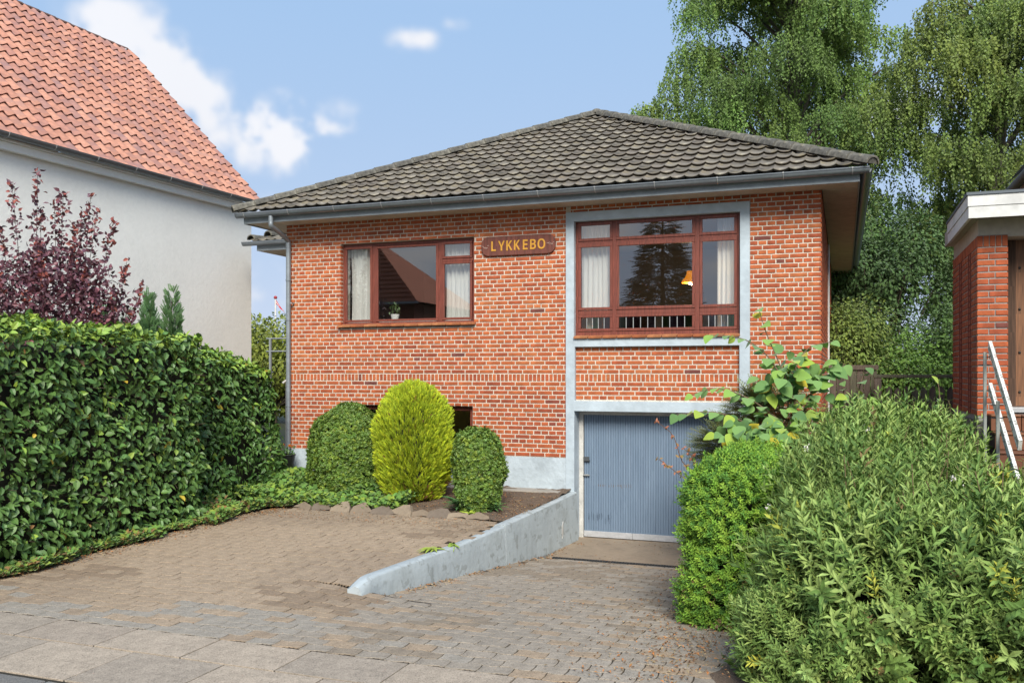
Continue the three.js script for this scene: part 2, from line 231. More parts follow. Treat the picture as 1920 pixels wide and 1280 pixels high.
{ // apron before the garage, the drain across it, the planting bed and its edge
  struct('garage_apron', box(5.08, 8.3, -0.6, -0.447, -0.34, 1.33), std([0.34, 0.265, 0.19], { map: again(cloudy, 0.9), bumpMap: again(grainB, 0.6), bumpScale: 0.006 }));
  const d = thing('drain_channel', 'narrow black slotted drain grate across the driveway before the garage door', 'drain', [6.6, -0.438, 1.385]);
  mesh('channel', box(-1.42, 1.5, -0.08, -0.02, -0.055, 0.055), M.black, d);
  const slat = rbox(-0.011, 0.011, -0.018, 0.004, -0.05, 0.05, 0.003), gm = std([0.045, 0.045, 0.045], { roughness: 0.6, metalness: 0.4 }), sl = [];
  for (let k = 0; k < 80; k++) sl.push(slat.clone().translate(-1.41 + k * 0.0365, 0, 0));
  mesh('grate', merge([...sl, box(-1.42, 1.5, -0.018, 0.003, -0.058, -0.048), box(-1.42, 1.5, -0.018, 0.003, 0.048, 0.058)]), gm, d);
  const pos = [], nx = 90, nz = 46, xs = []; for (let j = 0; j <= nz; j++) for (let i = 0; i <= nx; i++) { const z = lerp(-0.02, 2.12, j / nz), x = lerp(-1.2, wallX(z) - 0.1, i / nx); pos.push(V(x, leftH(z) + 0.012 + 0.05 * (fbm3(x * 5, 1, z * 5, 4) - 0.45) + 0.03 * (noise3(x * 30, 2, z * 30) - 0.5), z)); }
  struct('planting_bed', uvm(grid(pos, nx + 1, nz + 1, true)), M.soil);
  const p2 = []; for (let j = 0; j <= 50; j++) for (let i = 0; i <= 12; i++) { const z = lerp(2.0, 7.16, j / 50), x = lerp(-1.4, 1.12 - (z - 4) * 0.12, i / 12); p2.push(V(x, leftH(z) + 0.02 - (i > 10 ? (i - 10) * 0.03 : 0) + 0.05 * (fbm3(x * 5, 1, z * 5, 4) - 0.5), z)); }
  struct('hedge_soil', uvm(grid(p2, 13, 51, true)), M.soil);
  const p3 = []; for (let j = 0; j <= 60; j++) for (let i = 0; i <= 20; i++) { const z = lerp(-0.3, 7.16, j / 60), x = lerp(7.86 + 0.22 * noise3(z * 1.5, 4, 1), 11.5, i / 20); p3.push(V(x, lerp(rampH(z), lerp(0.02, 0.5, sstep(6.5, 2, z)), sstep(7.9, 8.8, x)) - (i === 0 ? 0.05 : 0) + 0.06 * (fbm3(x * 4, 1, z * 4, 4) - 0.5), z)); }
  struct('bank', uvm(grid(p3, 21, 61, true)), M.soil);
  const strip = mesh('concrete_strip', rbox(3.1, 4.93, 0.18, 0.30, 0.004, 0.33, 0.012), M.concrete); tag(strip, 'brown weathered concrete strip along the foot of the blue plinth', 'concrete strip');
  const R = rng(31), mats = [[0.25, 0.195, 0.14], [0.19, 0.15, 0.115], [0.32, 0.255, 0.185]].map((c) => std(c, { map: again(cloudy, 0.5), bumpMap: grainB, bumpScale: 0.006 }));
  const xsS = [1.72, 2.02, 2.33, 2.66, 2.99, 3.28, 3.57, 3.86, 4.12, 4.38], tall = [0.10, 0.15, 0.14, 0.15, 0.11, 0.14, 0.08, 0.13, 0.08, 0.09];
  const lab = ['low dark edging stone at the hedge end of the bed', 'tall pointed edging stone next to the hedge end of the bed', 'third edging stone of the bed from the hedge', 'broad pale edging stone below the gap between round bush and yellow thuja', 'fifth edging stone of the bed from the hedge', 'broad pale edging stone in front of the yellow thuja', 'dark sunken edging stone left of the small box bush', 'pointed edging stone in front of the small box bush', 'second edging stone of the bed from the retaining wall', 'small edging stone closest to the retaining wall'];
  xsS.forEach((x, i) => { // leaning slabs with a pointed top
    const w = 0.15 + R() * 0.03, h = tall[i], g = poly([[-w, -0.1, 0.035], [w, -0.1, 0.035], [w * 0.92, h * 0.25, 0.035], [w * 0.3 * (i % 3), h, 0.03], [-w * 0.12 * ((i + 1) % 3), h * 0.93, 0.03], [-w * 0.95, h * 0.3, 0.035], [-w, -0.1, -0.035], [w, -0.1, -0.035], [w * 0.92, h * 0.25, -0.035], [w * 0.3 * (i % 3), h, -0.035], [-w * 0.12 * ((i + 1) % 3), h * 0.93, -0.035], [-w * 0.95, h * 0.3, -0.035]],
      [[0, 1, 2, 3, 4, 5], [11, 10, 9, 8, 7, 6], [1, 7, 8, 2], [2, 8, 9, 3], [3, 9, 10, 4], [4, 10, 11, 5], [5, 11, 6, 0]]);
    const s = mesh('edging_stone', g, mats[i % 3]); s.position.set(x, leftH(2.1) + 0.005, 2.08 + (R() - 0.5) * 0.05); s.rotation.set(-0.45 - R() * 0.4, (R() - 0.5) * 0.4, (R() - 0.5) * 0.22); tag(s, lab[i], 'edging stone', 'stones edging the planting bed');
  });
}
{ // retaining wall between the flat and the sunken drive
  const t = thing('retaining_wall', 'light blue painted concrete retaining wall tapering out beside the sunken drive', 'wall', [0, 0, 0]);
  const topY = (z) => (z > 5.3 ? lerp(0.10, 0.06, (z - 5.3) / 0.2) : 0.098 + 0.165 * Math.pow(clamp((3.6 - z) / 3.6, 0, 1), 1.25));
  const seg = (za, zb, n, extra, name, w) => {
    const pos = [], nx = 9;
    for (let j = 0; j <= n; j++) {
      const z = lerp(za, zb, j / n), r = wallX(z), y = topY(z) + extra, end = clamp((z - 5.25) / 0.22, 0, 1), wob = 0.012 * (fbm3(z * 3, 5, 1, 4) - 0.5), lowR = rampH(z) - 0.2, round = 0.05 * end;
      const prof = [[r - w, -0.5], [r - w, y - 0.03], [r - w + 0.02, y - 0.004 - round * 0.5], [r - w * 0.5, y + wob], [r - 0.035, y + wob - round * 0.3], [r - 0.008, y - 0.02 - round], [r + wob, (y + lowR) / 2 + 0.1], [r + 0.012 * noise3(z * 6, 2, 8), lowR + 0.24], [r + 0.01, lowR]];
      for (const [x, yy] of prof) pos.push(V(x + end * 0.02, yy - (end > 0.9 ? 0.01 : 0), z));
    }
    const g = grid(pos, nx, n + 1), cap = (row, f) => { const ix = []; for (let i = 0; i < nx; i++) ix.push(pos[row * nx + i].toArray()); return poly(ix, [f ? ix.map((_, i) => i) : ix.map((_, i) => nx - 1 - i)]); };
    return mesh(name, merge([uvm(g), cap(0, false), cap(n, true)]), M.retain, t);
  };
  M.retain = std([0.46, 0.52, 0.55], { map: tex(512, (u, v) => { const a = pfbm(u, v, 6, 6, 91), st = pnoise(u * 60, v * 5, 60, 95), sc = pfbm(u, v, 26, 4, 97), wear = sstep(0.60, 0.72, sc) * 0.45 + sstep(0.55, 0.8, a) * 0.4 + sstep(0.7, 0.95, st) * 0.15; const k = 0.86 + 0.35 * (a - 0.5); return [lerp(k, 0.42, wear), lerp(k, 0.40, wear), lerp(k, 0.36, wear)]; }, 2.1, true), bumpMap: cloudyB, bumpScale: 0.004, roughness: 0.9 });
  seg(2.44, 5.5, 30, 0, 'lower_section', 0.16); seg(0.02, 2.428, 26, 0.012, 'upper_section', 0.17);
  const sp = new THREE.Shape(); const R = rng(12); for (let i = 0; i < 16; i++) { const a = i / 16 * 6.283, r = 0.8 + 0.35 * R(); const x = Math.cos(a) * 0.055 * r, y = Math.sin(a) * 0.115 * r; i ? sp.lineTo(x, y) : sp.moveTo(x, y); }
  const pg = uvm(new THREE.ExtrudeGeometry(sp, { depth: 0.006, bevelEnabled: false })); const patch = mesh('bare_patch', pg, std([0.72, 0.71, 0.68], { map: again(cloudy, 0.3) }), t); patch.position.set(wallX(0.62) + 0.004, -0.20, 0.62); patch.rotation.y = Math.PI / 2 + 0.098; patch.userData.label = 'pale patch of flaked paint';
}

// ---------------------------------------------------------------- brickwork
function brickShape(w, h, seed) { // face at z = 0, arrises knocked off, sides back to -30 mm
  const r = rng(seed), c = 0.004, j = () => (r() - 0.5) * 0.003, a = w / 2, b = h / 2;
  const f = [[-a + c + j() , -b + c + j(), j() * 0.6], [a - c + j(), -b + c + j(), j() * 0.6], [a - c + j(), b - c + j(), j() * 0.6], [-a + c + j(), b - c + j(), j() * 0.6]];
  const m = [[-a, -b, -c], [a, -b, -c], [a, b, -c], [-a, b, -c]], k = [[-a, -b, -0.03], [a, -b, -0.03], [a, b, -0.03], [-a, b, -0.03]], v = [...f, ...m, ...k], faces = [[0, 1, 2, 3]];
  for (let i = 0; i < 4; i++) { const n = (i + 1) % 4; faces.push([4 + i, 4 + n, n, i], [8 + i, 8 + n, 4 + n, 4 + i]); }
  const g = poly(v, faces), uv = g.attributes.uv, ox = r() * 7, oy = r() * 7; for (let i = 0; i < uv.count; i++) uv.setXY(i, uv.getX(i) + ox, uv.getY(i) + oy); return g;
}
const brickKinds = { s: [0.222, 0.050], h: [0.103, 0.050], v: [0.049, 0.103] }, brickGeo = {};
for (const k in brickKinds) brickGeo[k] = [1, 2, 3, 4].map((i) => brickShape(...brickKinds[k], i * 13 + k.charCodeAt(0)));
function layBricks(wall, rects, parts, score, seed, tintOf) {
  const R = rng(seed);
  for (const r of rects) { r.w = r.x1 - r.x0; r.h = r.y1 - r.y0; r.k = r.h > r.w * 1.2 ? 'v' : r.w > 0.15 ? 's' : 'h'; r.g = Math.floor(R() * 4); r.t = tintOf ? tintOf(R, r) : bricksPick[Math.floor(R() * bricksPick.length)]; if (R() < 0.005) r.t = 7; r.dz = (R() - 0.5) * 0.004; r.rz = (R() - 0.5) * 0.012; r.score = score ? score(r) : 0; }
  rects.sort((a, b) => b.score - a.score);
  const rest = [];
  rects.forEach((r, i) => {
    const b = new THREE.Object3D(), [w, h] = brickKinds[r.k]; b.position.set((r.x0 + r.x1) / 2, (r.y0 + r.y1) / 2, r.dz); b.rotation.z = r.rz; b.scale.set(r.w / w, r.h / h, 1);
    if (i < parts) { const m = mesh('brick', brickGeo[r.k][r.g], brickMats[r.t], wall); m.position.copy(b.position); m.rotation.copy(b.rotation); m.scale.copy(b.scale); }
    else { b.updateMatrix(); const g = brickGeo[r.k][r.g].clone().applyMatrix4(b.matrix); const s = 0.88 + R() * 0.24; rest.push(paint(g, bricksTint[r.t].map((c) => c * s))); }
  });
  if (rest.length) stuff(mesh('brickwork', merge(rest), M.brickAll, wall));
}
function courses(x0, x1, from, rows, J = 0.0155) { // English cross bond laid from the corner at x0 (dir 1) or x1 (dir -1)
  const out = [];
  for (const { y, h, kind } of rows) {
    let m; if (kind === 'soldier') m = [[0.066]]; else if (kind === 'header') m = [[0.12]]; else m = kind === 'A' ? [[0.18], [0.24]] : [[0.18], [0.12], [0.24]];
    let u = 0, i = 0; const len = x1 - x0;
    while (u < len - 0.02) { const step = m[Math.min(i, m.length - 1)][0], e = Math.min(u + step, len); const a = u + (i ? J / 2 : 0), b = e - J / 2; if (b - a > 0.015) out.push(from > 0 ? { x0: x0 + a, x1: x0 + b, y0: y, y1: y + h } : { x0: x1 - b, x1: x1 - a, y0: y, y1: y + h }); u = e; i++; }
  }
  return out;
}
function cut(rects, holes) { // take openings out of bricks
  for (const [hx0, hx1, hy0, hy1] of holes) { const out = []; for (const r of rects) {
    if (r.x1 <= hx0 || r.x0 >= hx1 || r.y1 <= hy0 || r.y0 >= hy1) { out.push(r); continue; }
    if (hx0 - r.x0 > 0.02) out.push({ ...r, x1: hx0 - 0.004 }); if (r.x1 - hx1 > 0.02) out.push({ ...r, x0: hx1 + 0.004 });
    const a = Math.max(r.x0, hx0), b = Math.min(r.x1, hx1); if (b - a > 0.02) { if (r.y1 - hy1 > 0.018) out.push({ x0: a, x1: b, y0: hy1 + 0.003, y1: r.y1 }); if (hy0 - r.y0 > 0.018) out.push({ x0: a, x1: b, y0: r.y0, y1: hy0 - 0.003 }); }
  } rects = out; } return rects;
}
const wallRows = []; { // below the soldier course, the course itself, above it
  for (let i = 0; i < 17; i++) { const y = 1.921 - (i + 1) * 0.0674; wallRows.push({ y: y + 0.0078, h: 0.052, kind: i % 2 ? 'header' : (i / 2) % 2 ? 'A' : 'B' }); }
  wallRows.push({ y: 1.930, h: 0.103, kind: 'soldier' });
  for (let i = 0; i < 38; i++) wallRows.push({ y: 2.041 + i * 0.0665 + 0.0075, h: 0.0515, kind: i % 2 ? 'header' : (i / 2) % 2 ? 'B' : 'A' });
}
const HW = 8.596, HD = -10.6, TOP = 4.56;
const house = thing('brick_house', 'single storey red brick bungalow with grey hipped tile roof and sunken garage', 'house', [0, 0, 0]);
{
  const W1 = [1.05, 3.455, 2.79, 4.187], BW = [1.07, 3.43, 0.80, 1.53], FR = [4.963, 7.643, -0.6, 4.457];
  // front wall: mortar body with openings
  const sh = new THREE.Shape([[0.012, 0.774], [FR[0] + 0.006, 0.774], [FR[0] + 0.006, FR[3] - 0.006], [FR[1] - 0.006, FR[3] - 0.006], [FR[1] - 0.006, 0.774], [HW - 0.012, 0.774], [HW - 0.012, TOP], [0.012, TOP]].map((p) => new THREE.Vector2(...p)));
  const hole = ([a, b, c, d], e = 0) => { const p = new THREE.Path(); p.moveTo(a - e, c - e); p.lineTo(b + e, c - e); p.lineTo(b + e, d + e); p.lineTo(a - e, d + e); p.lineTo(a - e, c - e); return p; };
  sh.holes.push(hole(W1), hole([BW[0], BW[1], 0.80, BW[3]]));
  const wall = mesh('front_wall', uvm(new THREE.ExtrudeGeometry(sh, { depth: 0.30, bevelEnabled: false }).translate(0, 0, -0.307)), M.mortar, house);
  let rects = [...courses(0, FR[0], 1, wallRows), ...courses(FR[1], HW, -1, wallRows)]; // left of and right of the blue surround
  const tone = (R, r) => { const a = R(), low = r.y1 < 1.95, n = noise3(r.x0 * 0.9, r.y0 * 1.4, 5) - 0.5, v = a + n * 0.5 + (low ? 0.22 : 0); return v < 0.10 ? 6 : v < 0.42 ? 0 : v < 0.66 ? 1 : v < 0.90 ? 3 : v < 1.06 ? 2 : v < 1.18 ? 4 : R() < 0.3 ? 5 : 2; };
  rects.push(...courses(FR[0] + 0.06, FR[1], -1, wallRows.filter((r) => r.y > FR[3] - 0.02)));
  rects = cut(rects, [W1, BW]); rects = rects.filter((r) => !(r.x0 > FR[0] - 0.001 && r.x1 < FR[1] + 0.001 && r.y1 < FR[3]));
  layBricks(wall, rects, 300, (r) => { const dx = 8.87 - (r.x0 + r.x1) / 2, d = Math.hypot(dx, 12.9); return r.w * r.h / (d * d) * (r.x1 > 7.6 && r.y0 < 1.6 ? 0.4 : 1); }, 101, tone);
  // brick reveals of the left window
  const rv = []; for (const r of wallRows) if (r.y > 2.8 && r.y < 4.14) for (const x of [W1[0] - 0.001, W1[1] + 0.001]) rv.push(paint(rbox(x - 0.004, x + 0.004, r.y, r.y + r.h, -0.085, -0.004, 0.002), bricksTint[3]));
  stuff(mesh('reveal_brickwork', merge(rv), M.brickAll, wall));
  // side and back walls
  const right = mesh('side_wall', box(HW - 0.31, HW - 0.007, -0.6, TOP, HD, -0.3075), M.mortar, house);
  { const rr = courses(0.0, -HD, 1, wallRows.map((r) => ({ ...r, kind: r.kind === 'header' ? 'A' : r.kind === 'soldier' ? r.kind : 'header' }))); const g = new THREE.Group(); g.name = 'side_brick_face'; g.position.set(HW, 0, 0); g.rotation.y = Math.PI / 2; right.add(g); const keep = rr; const tmp = new THREE.Group(); layBricks(tmp, keep, 0, null, 103); const bw = tmp.children[0]; bw.geometry.applyMatrix4(new THREE.Matrix4().makeRotationY(Math.PI / 2).setPosition(HW, 0, 0)); right.remove(g); right.add(bw); }
  mesh('side_wall', box(0.007, 0.31, -0.6, TOP, HD, -0.3075), std([0.34, 0.1, 0.05], { map: speck }), house);
  mesh('back_wall', box(0.31, HW - 0.31, -0.6, TOP, HD, HD + 0.3), std([0.34, 0.1, 0.05], { map: speck }), house);
  mesh('conduit', tube([[HW + 0.012, 0.4, -5.2], [HW + 0.012, 2, -5.2], [HW + 0.012, 4.5, -5.2]], 0.022, 8, 8), M.white, house).userData.label = 'white conduit up the side wall';
  // plinth
  mesh('plinth', box(-0.018, FR[0] - 0.002, -0.3, 0.772, -0.3, 0.016), M.plinth, house); mesh('plinth', box(FR[1] + 0.002, HW + 0.018, -0.6, 0.772, -0.3, 0.016), M.plinth, house);
  mesh('side_plinth', box(HW - 0.3, HW + 0.018, -0.6, 0.772, HD, -0.302), M.plinth, house);
  // rooms behind the windows
  const rm = []; rm.push(box(0.32, 8.28, 1.66, 1.74, -4.6, -0.31), box(0.32, 8.28, 4.44, 4.52, -4.6, -0.31), box(0.32, 8.28, 1.74, 4.44, -4.68, -4.6), box(0.315, 0.33, 1.74, 4.44, -4.6, -0.31), box(8.27, 8.284, 1.74, 4.44, -4.6, -0.31), box(4.2, 4.3, 1.74, 4.44, -4.6, -0.31));
  mesh('room', merge(rm), M.room, house);
  mesh('cellar', merge([box(0.32, 4.6, 0.3, 0.36, -3, -0.31), box(0.32, 4.6, 0.36, 1.65, -3.05, -3), box(4.6, 4.66, 0.3, 1.65, -3, -0.31)]), M.room, house);

  // blue rendered surround of window, brick panel and garage
  const fs = new THREE.Shape([[FR[0], FR[2]], [5.088, FR[2]], [5.088, 1.486], [7.512, 1.486], [7.512, FR[2]], [FR[1], FR[2]], [FR[1], FR[3]], [FR[0], FR[3]]].map((p) => new THREE.Vector2(...p)));
  fs.holes.push(hole([5.082, 7.516, 2.565, 4.327]), hole([5.096, 7.508, 1.632, 2.447]));
  mesh('blue_surround', uvm(new THREE.ExtrudeGeometry(fs, { depth: 0.33, bevelEnabled: true, bevelSize: 0.004, bevelThickness: 0.004, bevelSegments: 1 }).translate(0, 0, -0.31)), M.blue, house).userData.label = 'pale blue rendered surround of window and garage';
  const panel = mesh('brick_panel', box(5.08, 7.525, 1.62, 2.455, -0.28, -0.052), M.mortar, house);
  const pr = wallRows.filter((r) => r.y > 1.625 && r.y < 2.44), pb = cut(courses(5.1, 7.505, 1, pr.map((r) => ({ ...r }))), []); pb.forEach((r) => { r.y1 = Math.min(r.y1, 2.443); });
  layBricks(panel, pb, 300, null, 105, tone); panel.children.forEach((b) => { b.position.z -= 0.046; });
  // sills of clay tiles
  const sillM = [[0.50, 0.17, 0.065], [0.44, 0.135, 0.05], [0.55, 0.22, 0.09]].map((c) => std(c, { map: speck }));
  const sill = (x0, x1, y, z0, n, seed) => { const R = rng(seed), s = group('window_sill', house), w = (x1 - x0) / n; for (let i = 0; i < n; i++) { const t = mesh('sill_tile', rbox(0.005, w - 0.005, 0, 0.033, z0, 0.062, 0.006), sillM[Math.floor(R() * 3)], s); t.position.set(x0 + i * w, y + (R() - 0.5) * 0.004, 0); t.rotation.x = 0.16; } };
  sill(1.02, 3.49, 2.812, -0.1, 10, 3); sill(5.085, 7.515, 2.575, -0.09, 11, 4);

  // windows
  const bar = (x0, x1, y0, y1, z0, z1) => rbox(x0, x1, y0, y1, z0, z1, 0.006);
  function sash(parent, x0, x1, y0, y1, z, fw = 0.045) { // one framed light: x, y of the glass; frame of width fw round it
    const f = mesh('sash', merge([bar(x0 - fw, x1 + fw, y1, y1 + fw, z - 0.045, z), bar(x0 - fw, x1 + fw, y0 - fw, y0, z - 0.045, z), bar(x0 - fw, x0, y0, y1, z - 0.045, z), bar(x1, x1 + fw, y0, y1, z - 0.045, z)]), M.oxblood, parent);
    return f;
  }
  const pane = (parent, x0, x1, y0, y1, z) => { const g = new THREE.PlaneGeometry(x1 - x0 + 0.01, y1 - y0 + 0.01); const p = mesh('pane', g, M.glass, parent); p.position.set((x0 + x1) / 2, (y0 + y1) / 2, z - 0.022); return p; };
  { const w = group('window', house), z = -0.075; w.userData.label = 'left window with three tall lights';
    mesh('frame', merge([bar(1.052, 3.453, 4.135, 4.185, -0.16, z - 0.012), bar(1.052, 3.453, 2.835, 2.885, -0.16, z - 0.012), bar(1.052, 1.085, 2.885, 4.135, -0.16, z - 0.012), bar(3.395, 3.453, 2.885, 4.135, -0.16, z - 0.012), bar(1.60, 1.67, 2.885, 4.135, -0.16, z - 0.012), bar(2.79, 2.87, 2.885, 4.135, -0.16, z - 0.012), bar(2.87, 3.395, 3.825, 3.87, -0.16, z - 0.012)]), M.oxblood, w);
    for (const [a, b, c, d] of [[1.125, 1.565, 2.93, 4.10], [1.71, 2.76, 2.93, 4.09], [2.905, 3.35, 2.935, 3.785], [2.905, 3.35, 3.91, 4.10]]) { sash(w, a, b, c, d, z, 0.038); pane(w, a, b, c, d, z); } }
  { const w = group('window', house), z = -0.06; w.userData.label = 'right window with leaded lower lights in a blue surround';
    const f = [bar(5.084, 7.514, 4.285, 4.325, -0.16, z - 0.012), bar(5.084, 7.514, 2.60, 2.672, -0.16, z - 0.012)];
    for (const [a, b] of [[5.084, 5.13], [5.655, 5.715], [6.87, 6.938], [7.465, 7.514]]) f.push(bar(a, b, 2.672, 4.285, -0.16, z - 0.012));
    for (const [a, b] of [[5.13, 5.655], [5.715, 6.87], [6.938, 7.465]]) f.push(bar(a, b, 3.975, 4.03, -0.16, z - 0.013), bar(a, b, 2.925, 2.99, -0.16, z - 0.013));
    mesh('frame', merge(f), M.oxblood, w);
    const cols = [[5.171, 5.617], [5.754, 6.831], [6.977, 7.423]], rows = [[4.07, 4.262], [3.035, 3.937]];
    for (const [a, b] of cols) for (const [c, d] of rows) { sash(w, a, b, c, d, z, 0.042); pane(w, a, b, c, d, z); }
    const pick = [[0, 2, 1, 4, 3], [1, 3, 3, 4, 3, 2, 1, 3, 3, 1], [2, 4, 2, 5, 1]];
    cols.forEach(([a, b], i) => { sash(w, a, b, 2.716, 2.883, z, 0.042); const n = pick[i].length, s = (b - a) / n; for (let k = 0; k < n; k++) { const p = mesh('leaded_pane', new THREE.PlaneGeometry(s, 0.175), M.leadGlass[pick[i][k]], w); p.position.set(a + s * (k + 0.5), 2.8, z - 0.022); if (k) mesh('lead_came', box(a + s * k - 0.005, a + s * k + 0.005, 2.714, 2.886, z - 0.029, z - 0.015), M.came, w); } }); }
  { const w = group('basement_window', house), z = -0.1; mesh('frame', merge([bar(1.075, 3.425, 1.455, 1.525, z - 0.07, z), bar(3.345, 3.425, 0.80, 1.455, z - 0.07, z), bar(1.075, 1.155, 0.80, 1.455, z - 0.07, z), bar(2.2, 2.29, 0.80, 1.455, z - 0.07, z), bar(1.155, 3.345, 0.80, 0.86, z - 0.07, z - 0.002)]), M.oxblood, w); pane(w, 1.16, 2.2, 0.86, 1.455, z - 0.02); pane(w, 2.29, 3.34, 0.86, 1.455, z - 0.02); }

  // garage door
  { const d = group('garage_door', house); d.position.set(0, 0, -0.27);
    mesh('door_frame', merge([box(5.094, 5.158, -0.45, 1.47, -0.03, 0.03), box(7.448, 7.508, -0.45, 1.47, -0.03, 0.03), box(5.094, 7.508, 1.42, 1.482, -0.032, 0.028)]), std([0.66, 0.65, 0.62], { map: again(cloudy, 0.5), bumpMap: cloudyB, bumpScale: 0.006 }), d).userData.label = 'white peeling door frame';
    const n = 60, x0 = 5.165, x1 = 7.445, s = (x1 - x0) / n, pos = [], prof = []; for (let i = 0; i < n; i++) for (const [u, z] of [[0, -0.008], [0.10, -0.008], [0.2, 0.006], [0.8, 0.006], [0.9, -0.008]]) prof.push([x0 + (i + u) * s, z]); prof.push([x1, -0.008]);
    for (const y of [-0.345, 0.3, 0.9, 1.42]) for (const [x, z] of prof) pos.push(V(x, y, z + 0.0));
    const c = document.createElement('canvas'); c.width = 1024; c.height = 1024; const q = c.getContext('2d'); q.fillStyle = '#6f8297'; q.fillRect(0, 0, 1024, 1024); const R = rng(8);
    for (let i = 0; i < 700; i++) { q.fillStyle = R() < 0.5 ? 'rgba(70,86,104,0.05)' : 'rgba(165,180,196,0.06)'; q.fillRect(R() * 1024, R() * 1024, 2 + R() * 12, 60 + R() * 400); }
    for (let i = 0; i < 26; i++) { q.fillStyle = `rgba(70,82,98,${0.05 + R() * 0.1})`; const k = Math.floor(R() * 60); q.fillRect(k * 17 + 3, R() * 700, 5, 100 + R() * 324); }
    for (let i = 0; i < 16; i++) { q.fillStyle = `rgba(120,78,48,${0.25 + R() * 0.4})`; q.fillRect(95 + Math.floor(i * 15 + R() * 6), 605 + R() * 10 - (i > 11 ? 6 : 0), 3 + R() * 4, (i > 10 ? 26 : 12) + R() * 16); }
    for (let i = 0; i < 40; i++) { q.fillStyle = `rgba(40,52,66,${0.1 + R() * 0.2})`; q.fillRect(20 + R() * 170, 850 + R() * 60, 2 + R() * 5, 20 + R() * 40); }
    const t = new THREE.CanvasTexture(c); t.colorSpace = THREE.SRGBColorSpace;
    const g = flat(grid(pos, prof.length, 4)); { const uv = g.attributes.uv, p = g.attributes.position; for (let i = 0; i < uv.count; i++) uv.setXY(i, (p.getX(i) - x0) / (x1 - x0), (p.getY(i) + 0.345) / 1.765); g.computeVertexNormals(); }
    mesh('ribbed_leaf', g, new THREE.MeshStandardMaterial({ map: t, roughness: 0.55 }), d);
    mesh('leaf_back', box(5.16, 7.446, -0.44, 1.42, -0.04, -0.012), M.dark, d);
    const grey = std([0.50, 0.51, 0.53], { map: again(cloudy, 0.6), roughness: 0.6 });
    mesh('bottom_rail', rbox(5.165, 5.914, -0.435, -0.345, -0.01, 0.014, 0.003), grey, d); mesh('bottom_rail', rbox(5.918, 7.445, -0.435, -0.345, -0.01, 0.014, 0.003), grey, d);
    const sc = new THREE.CylinderGeometry(0.006, 0.006, 0.006, 8).rotateX(Math.PI / 2); for (let i = 0; i < 14; i++) mesh('screw', sc, M.came, d).position.set(5.22 + i * 0.165, i % 2 ? -0.36 : -0.418, 0.016);
    const h1 = std([0.10, 0.11, 0.12], { metalness: 0.5, roughness: 0.5 });
    mesh('latch', merge([rbox(5.163, 5.25, 0.70, 0.78, 0.006, 0.024, 0.004), rbox(5.175, 5.265, 0.715, 0.735, 0.024, 0.05, 0.005)]), h1, d); mesh('handle', merge([rbox(5.155, 5.26, 0.49, 0.512, 0.02, 0.045, 0.006), rbox(5.20, 5.225, 0.485, 0.515, 0.004, 0.03, 0.004)]), std([0.42, 0.42, 0.40], { metalness: 0.6, roughness: 0.4 }), d); }

  // eaves: soffit, fascia, gutters, downpipe
  const ov = 0.45, E0 = -0.5, E1 = HW + 0.46;
  const sof = group('soffit', house), sp = [-0.5, 1.25, 3.05, 4.85, 6.63, 8.4]; sp.forEach((x, i) => mesh('soffit_panel', box(x + 0.003, (sp[i + 1] ?? E1) - 0.001, 4.55, 4.565, 0.01, ov), M.soffit, sof));
  mesh('soffit_panel', box(HW + 0.008, E1, 4.549, 4.564, HD - 0.4, 0.006), M.soffit, sof); mesh('soffit_panel', box(E0, -0.008, 4.549, 4.564, HD - 0.4, 0.006), M.soffit, sof);
  mesh('fascia', rbox(E0 - 0.018, E1 + 0.018, 4.535, 4.665, ov, ov + 0.022, 0.003), M.fascia, house); mesh('fascia', rbox(E1, E1 + 0.022, 4.535, 4.665, HD - 0.4, ov - 0.002, 0.003), M.fascia, house); mesh('fascia', rbox(E0 - 0.022, E0, 4.535, 4.665, HD - 0.4, ov - 0.002, 0.003), M.fascia, house);
  const gut = (len, r = 0.068) => { const pos = [], a = []; for (let k = 0; k <= 10; k++) { const t = Math.PI * k / 10; a.push([-Math.cos(t) * r, -Math.sin(t) * r]); } a.push([r * 1.06, 0.012], [r * 1.18, 0.008], [r * 1.1, -0.008]); for (const x of [0, len]) for (const [z, y] of a) pos.push(V(x, y, z)); const g = uvm(grid(pos, a.length, 2)); const disc = (x) => { const v = a.slice(0, 11).map(([z, y]) => [x, y, z]); return poly(v, [v.map((_, i) => i)]); }; return merge([g, disc(0.001), disc(len - 0.001)]); };
  M.zinc.side = THREE.DoubleSide;
  const gf = mesh('gutter', gut(9.79), M.zinc, house); gf.position.set(-0.6, 4.688, ov + 0.095);
  const gr = mesh('gutter', gut(11.4), M.zinc, house); gr.rotation.y = Math.PI / 2; gr.position.set(E1 + 0.095, 4.688, ov + 0.07); 
  const ring = (() => { const t = new THREE.TorusGeometry(0.0715, 0.006, 4, 12, Math.PI).rotateX(Math.PI).rotateY(Math.PI / 2); return uvm(merge([t, rbox(-0.011, 0.011, -0.002, 0.012, 0.06, 0.082, 0.002)])); })();
  for (let i = 0; i < 12; i++) mesh('gutter_bracket', ring, M.came, house).position.set(-0.42 + i * 0.855, 4.688, ov + 0.095);
  const dpM = std([0.30, 0.34, 0.375], { map: again(cloudy, 0.5), roughness: 0.5, metalness: 0.4 });
  const dp = mesh('downpipe', merge([tube([[0.07, 4.64, 0.54], [0.07, 4.52, 0.54], [0.072, 4.455, 0.52], [0.078, 4.37, 0.27], [0.08, 4.28, 0.085], [0.08, 4.2, 0.065], [0.08, 3.6, 0.065]], 0.041, 40, 12), tube([[0.08, 3.6, 0.065], [0.08, 2.5, 0.065], [0.08, 0.6, 0.065]], 0.039, 8, 12)]), dpM, house);
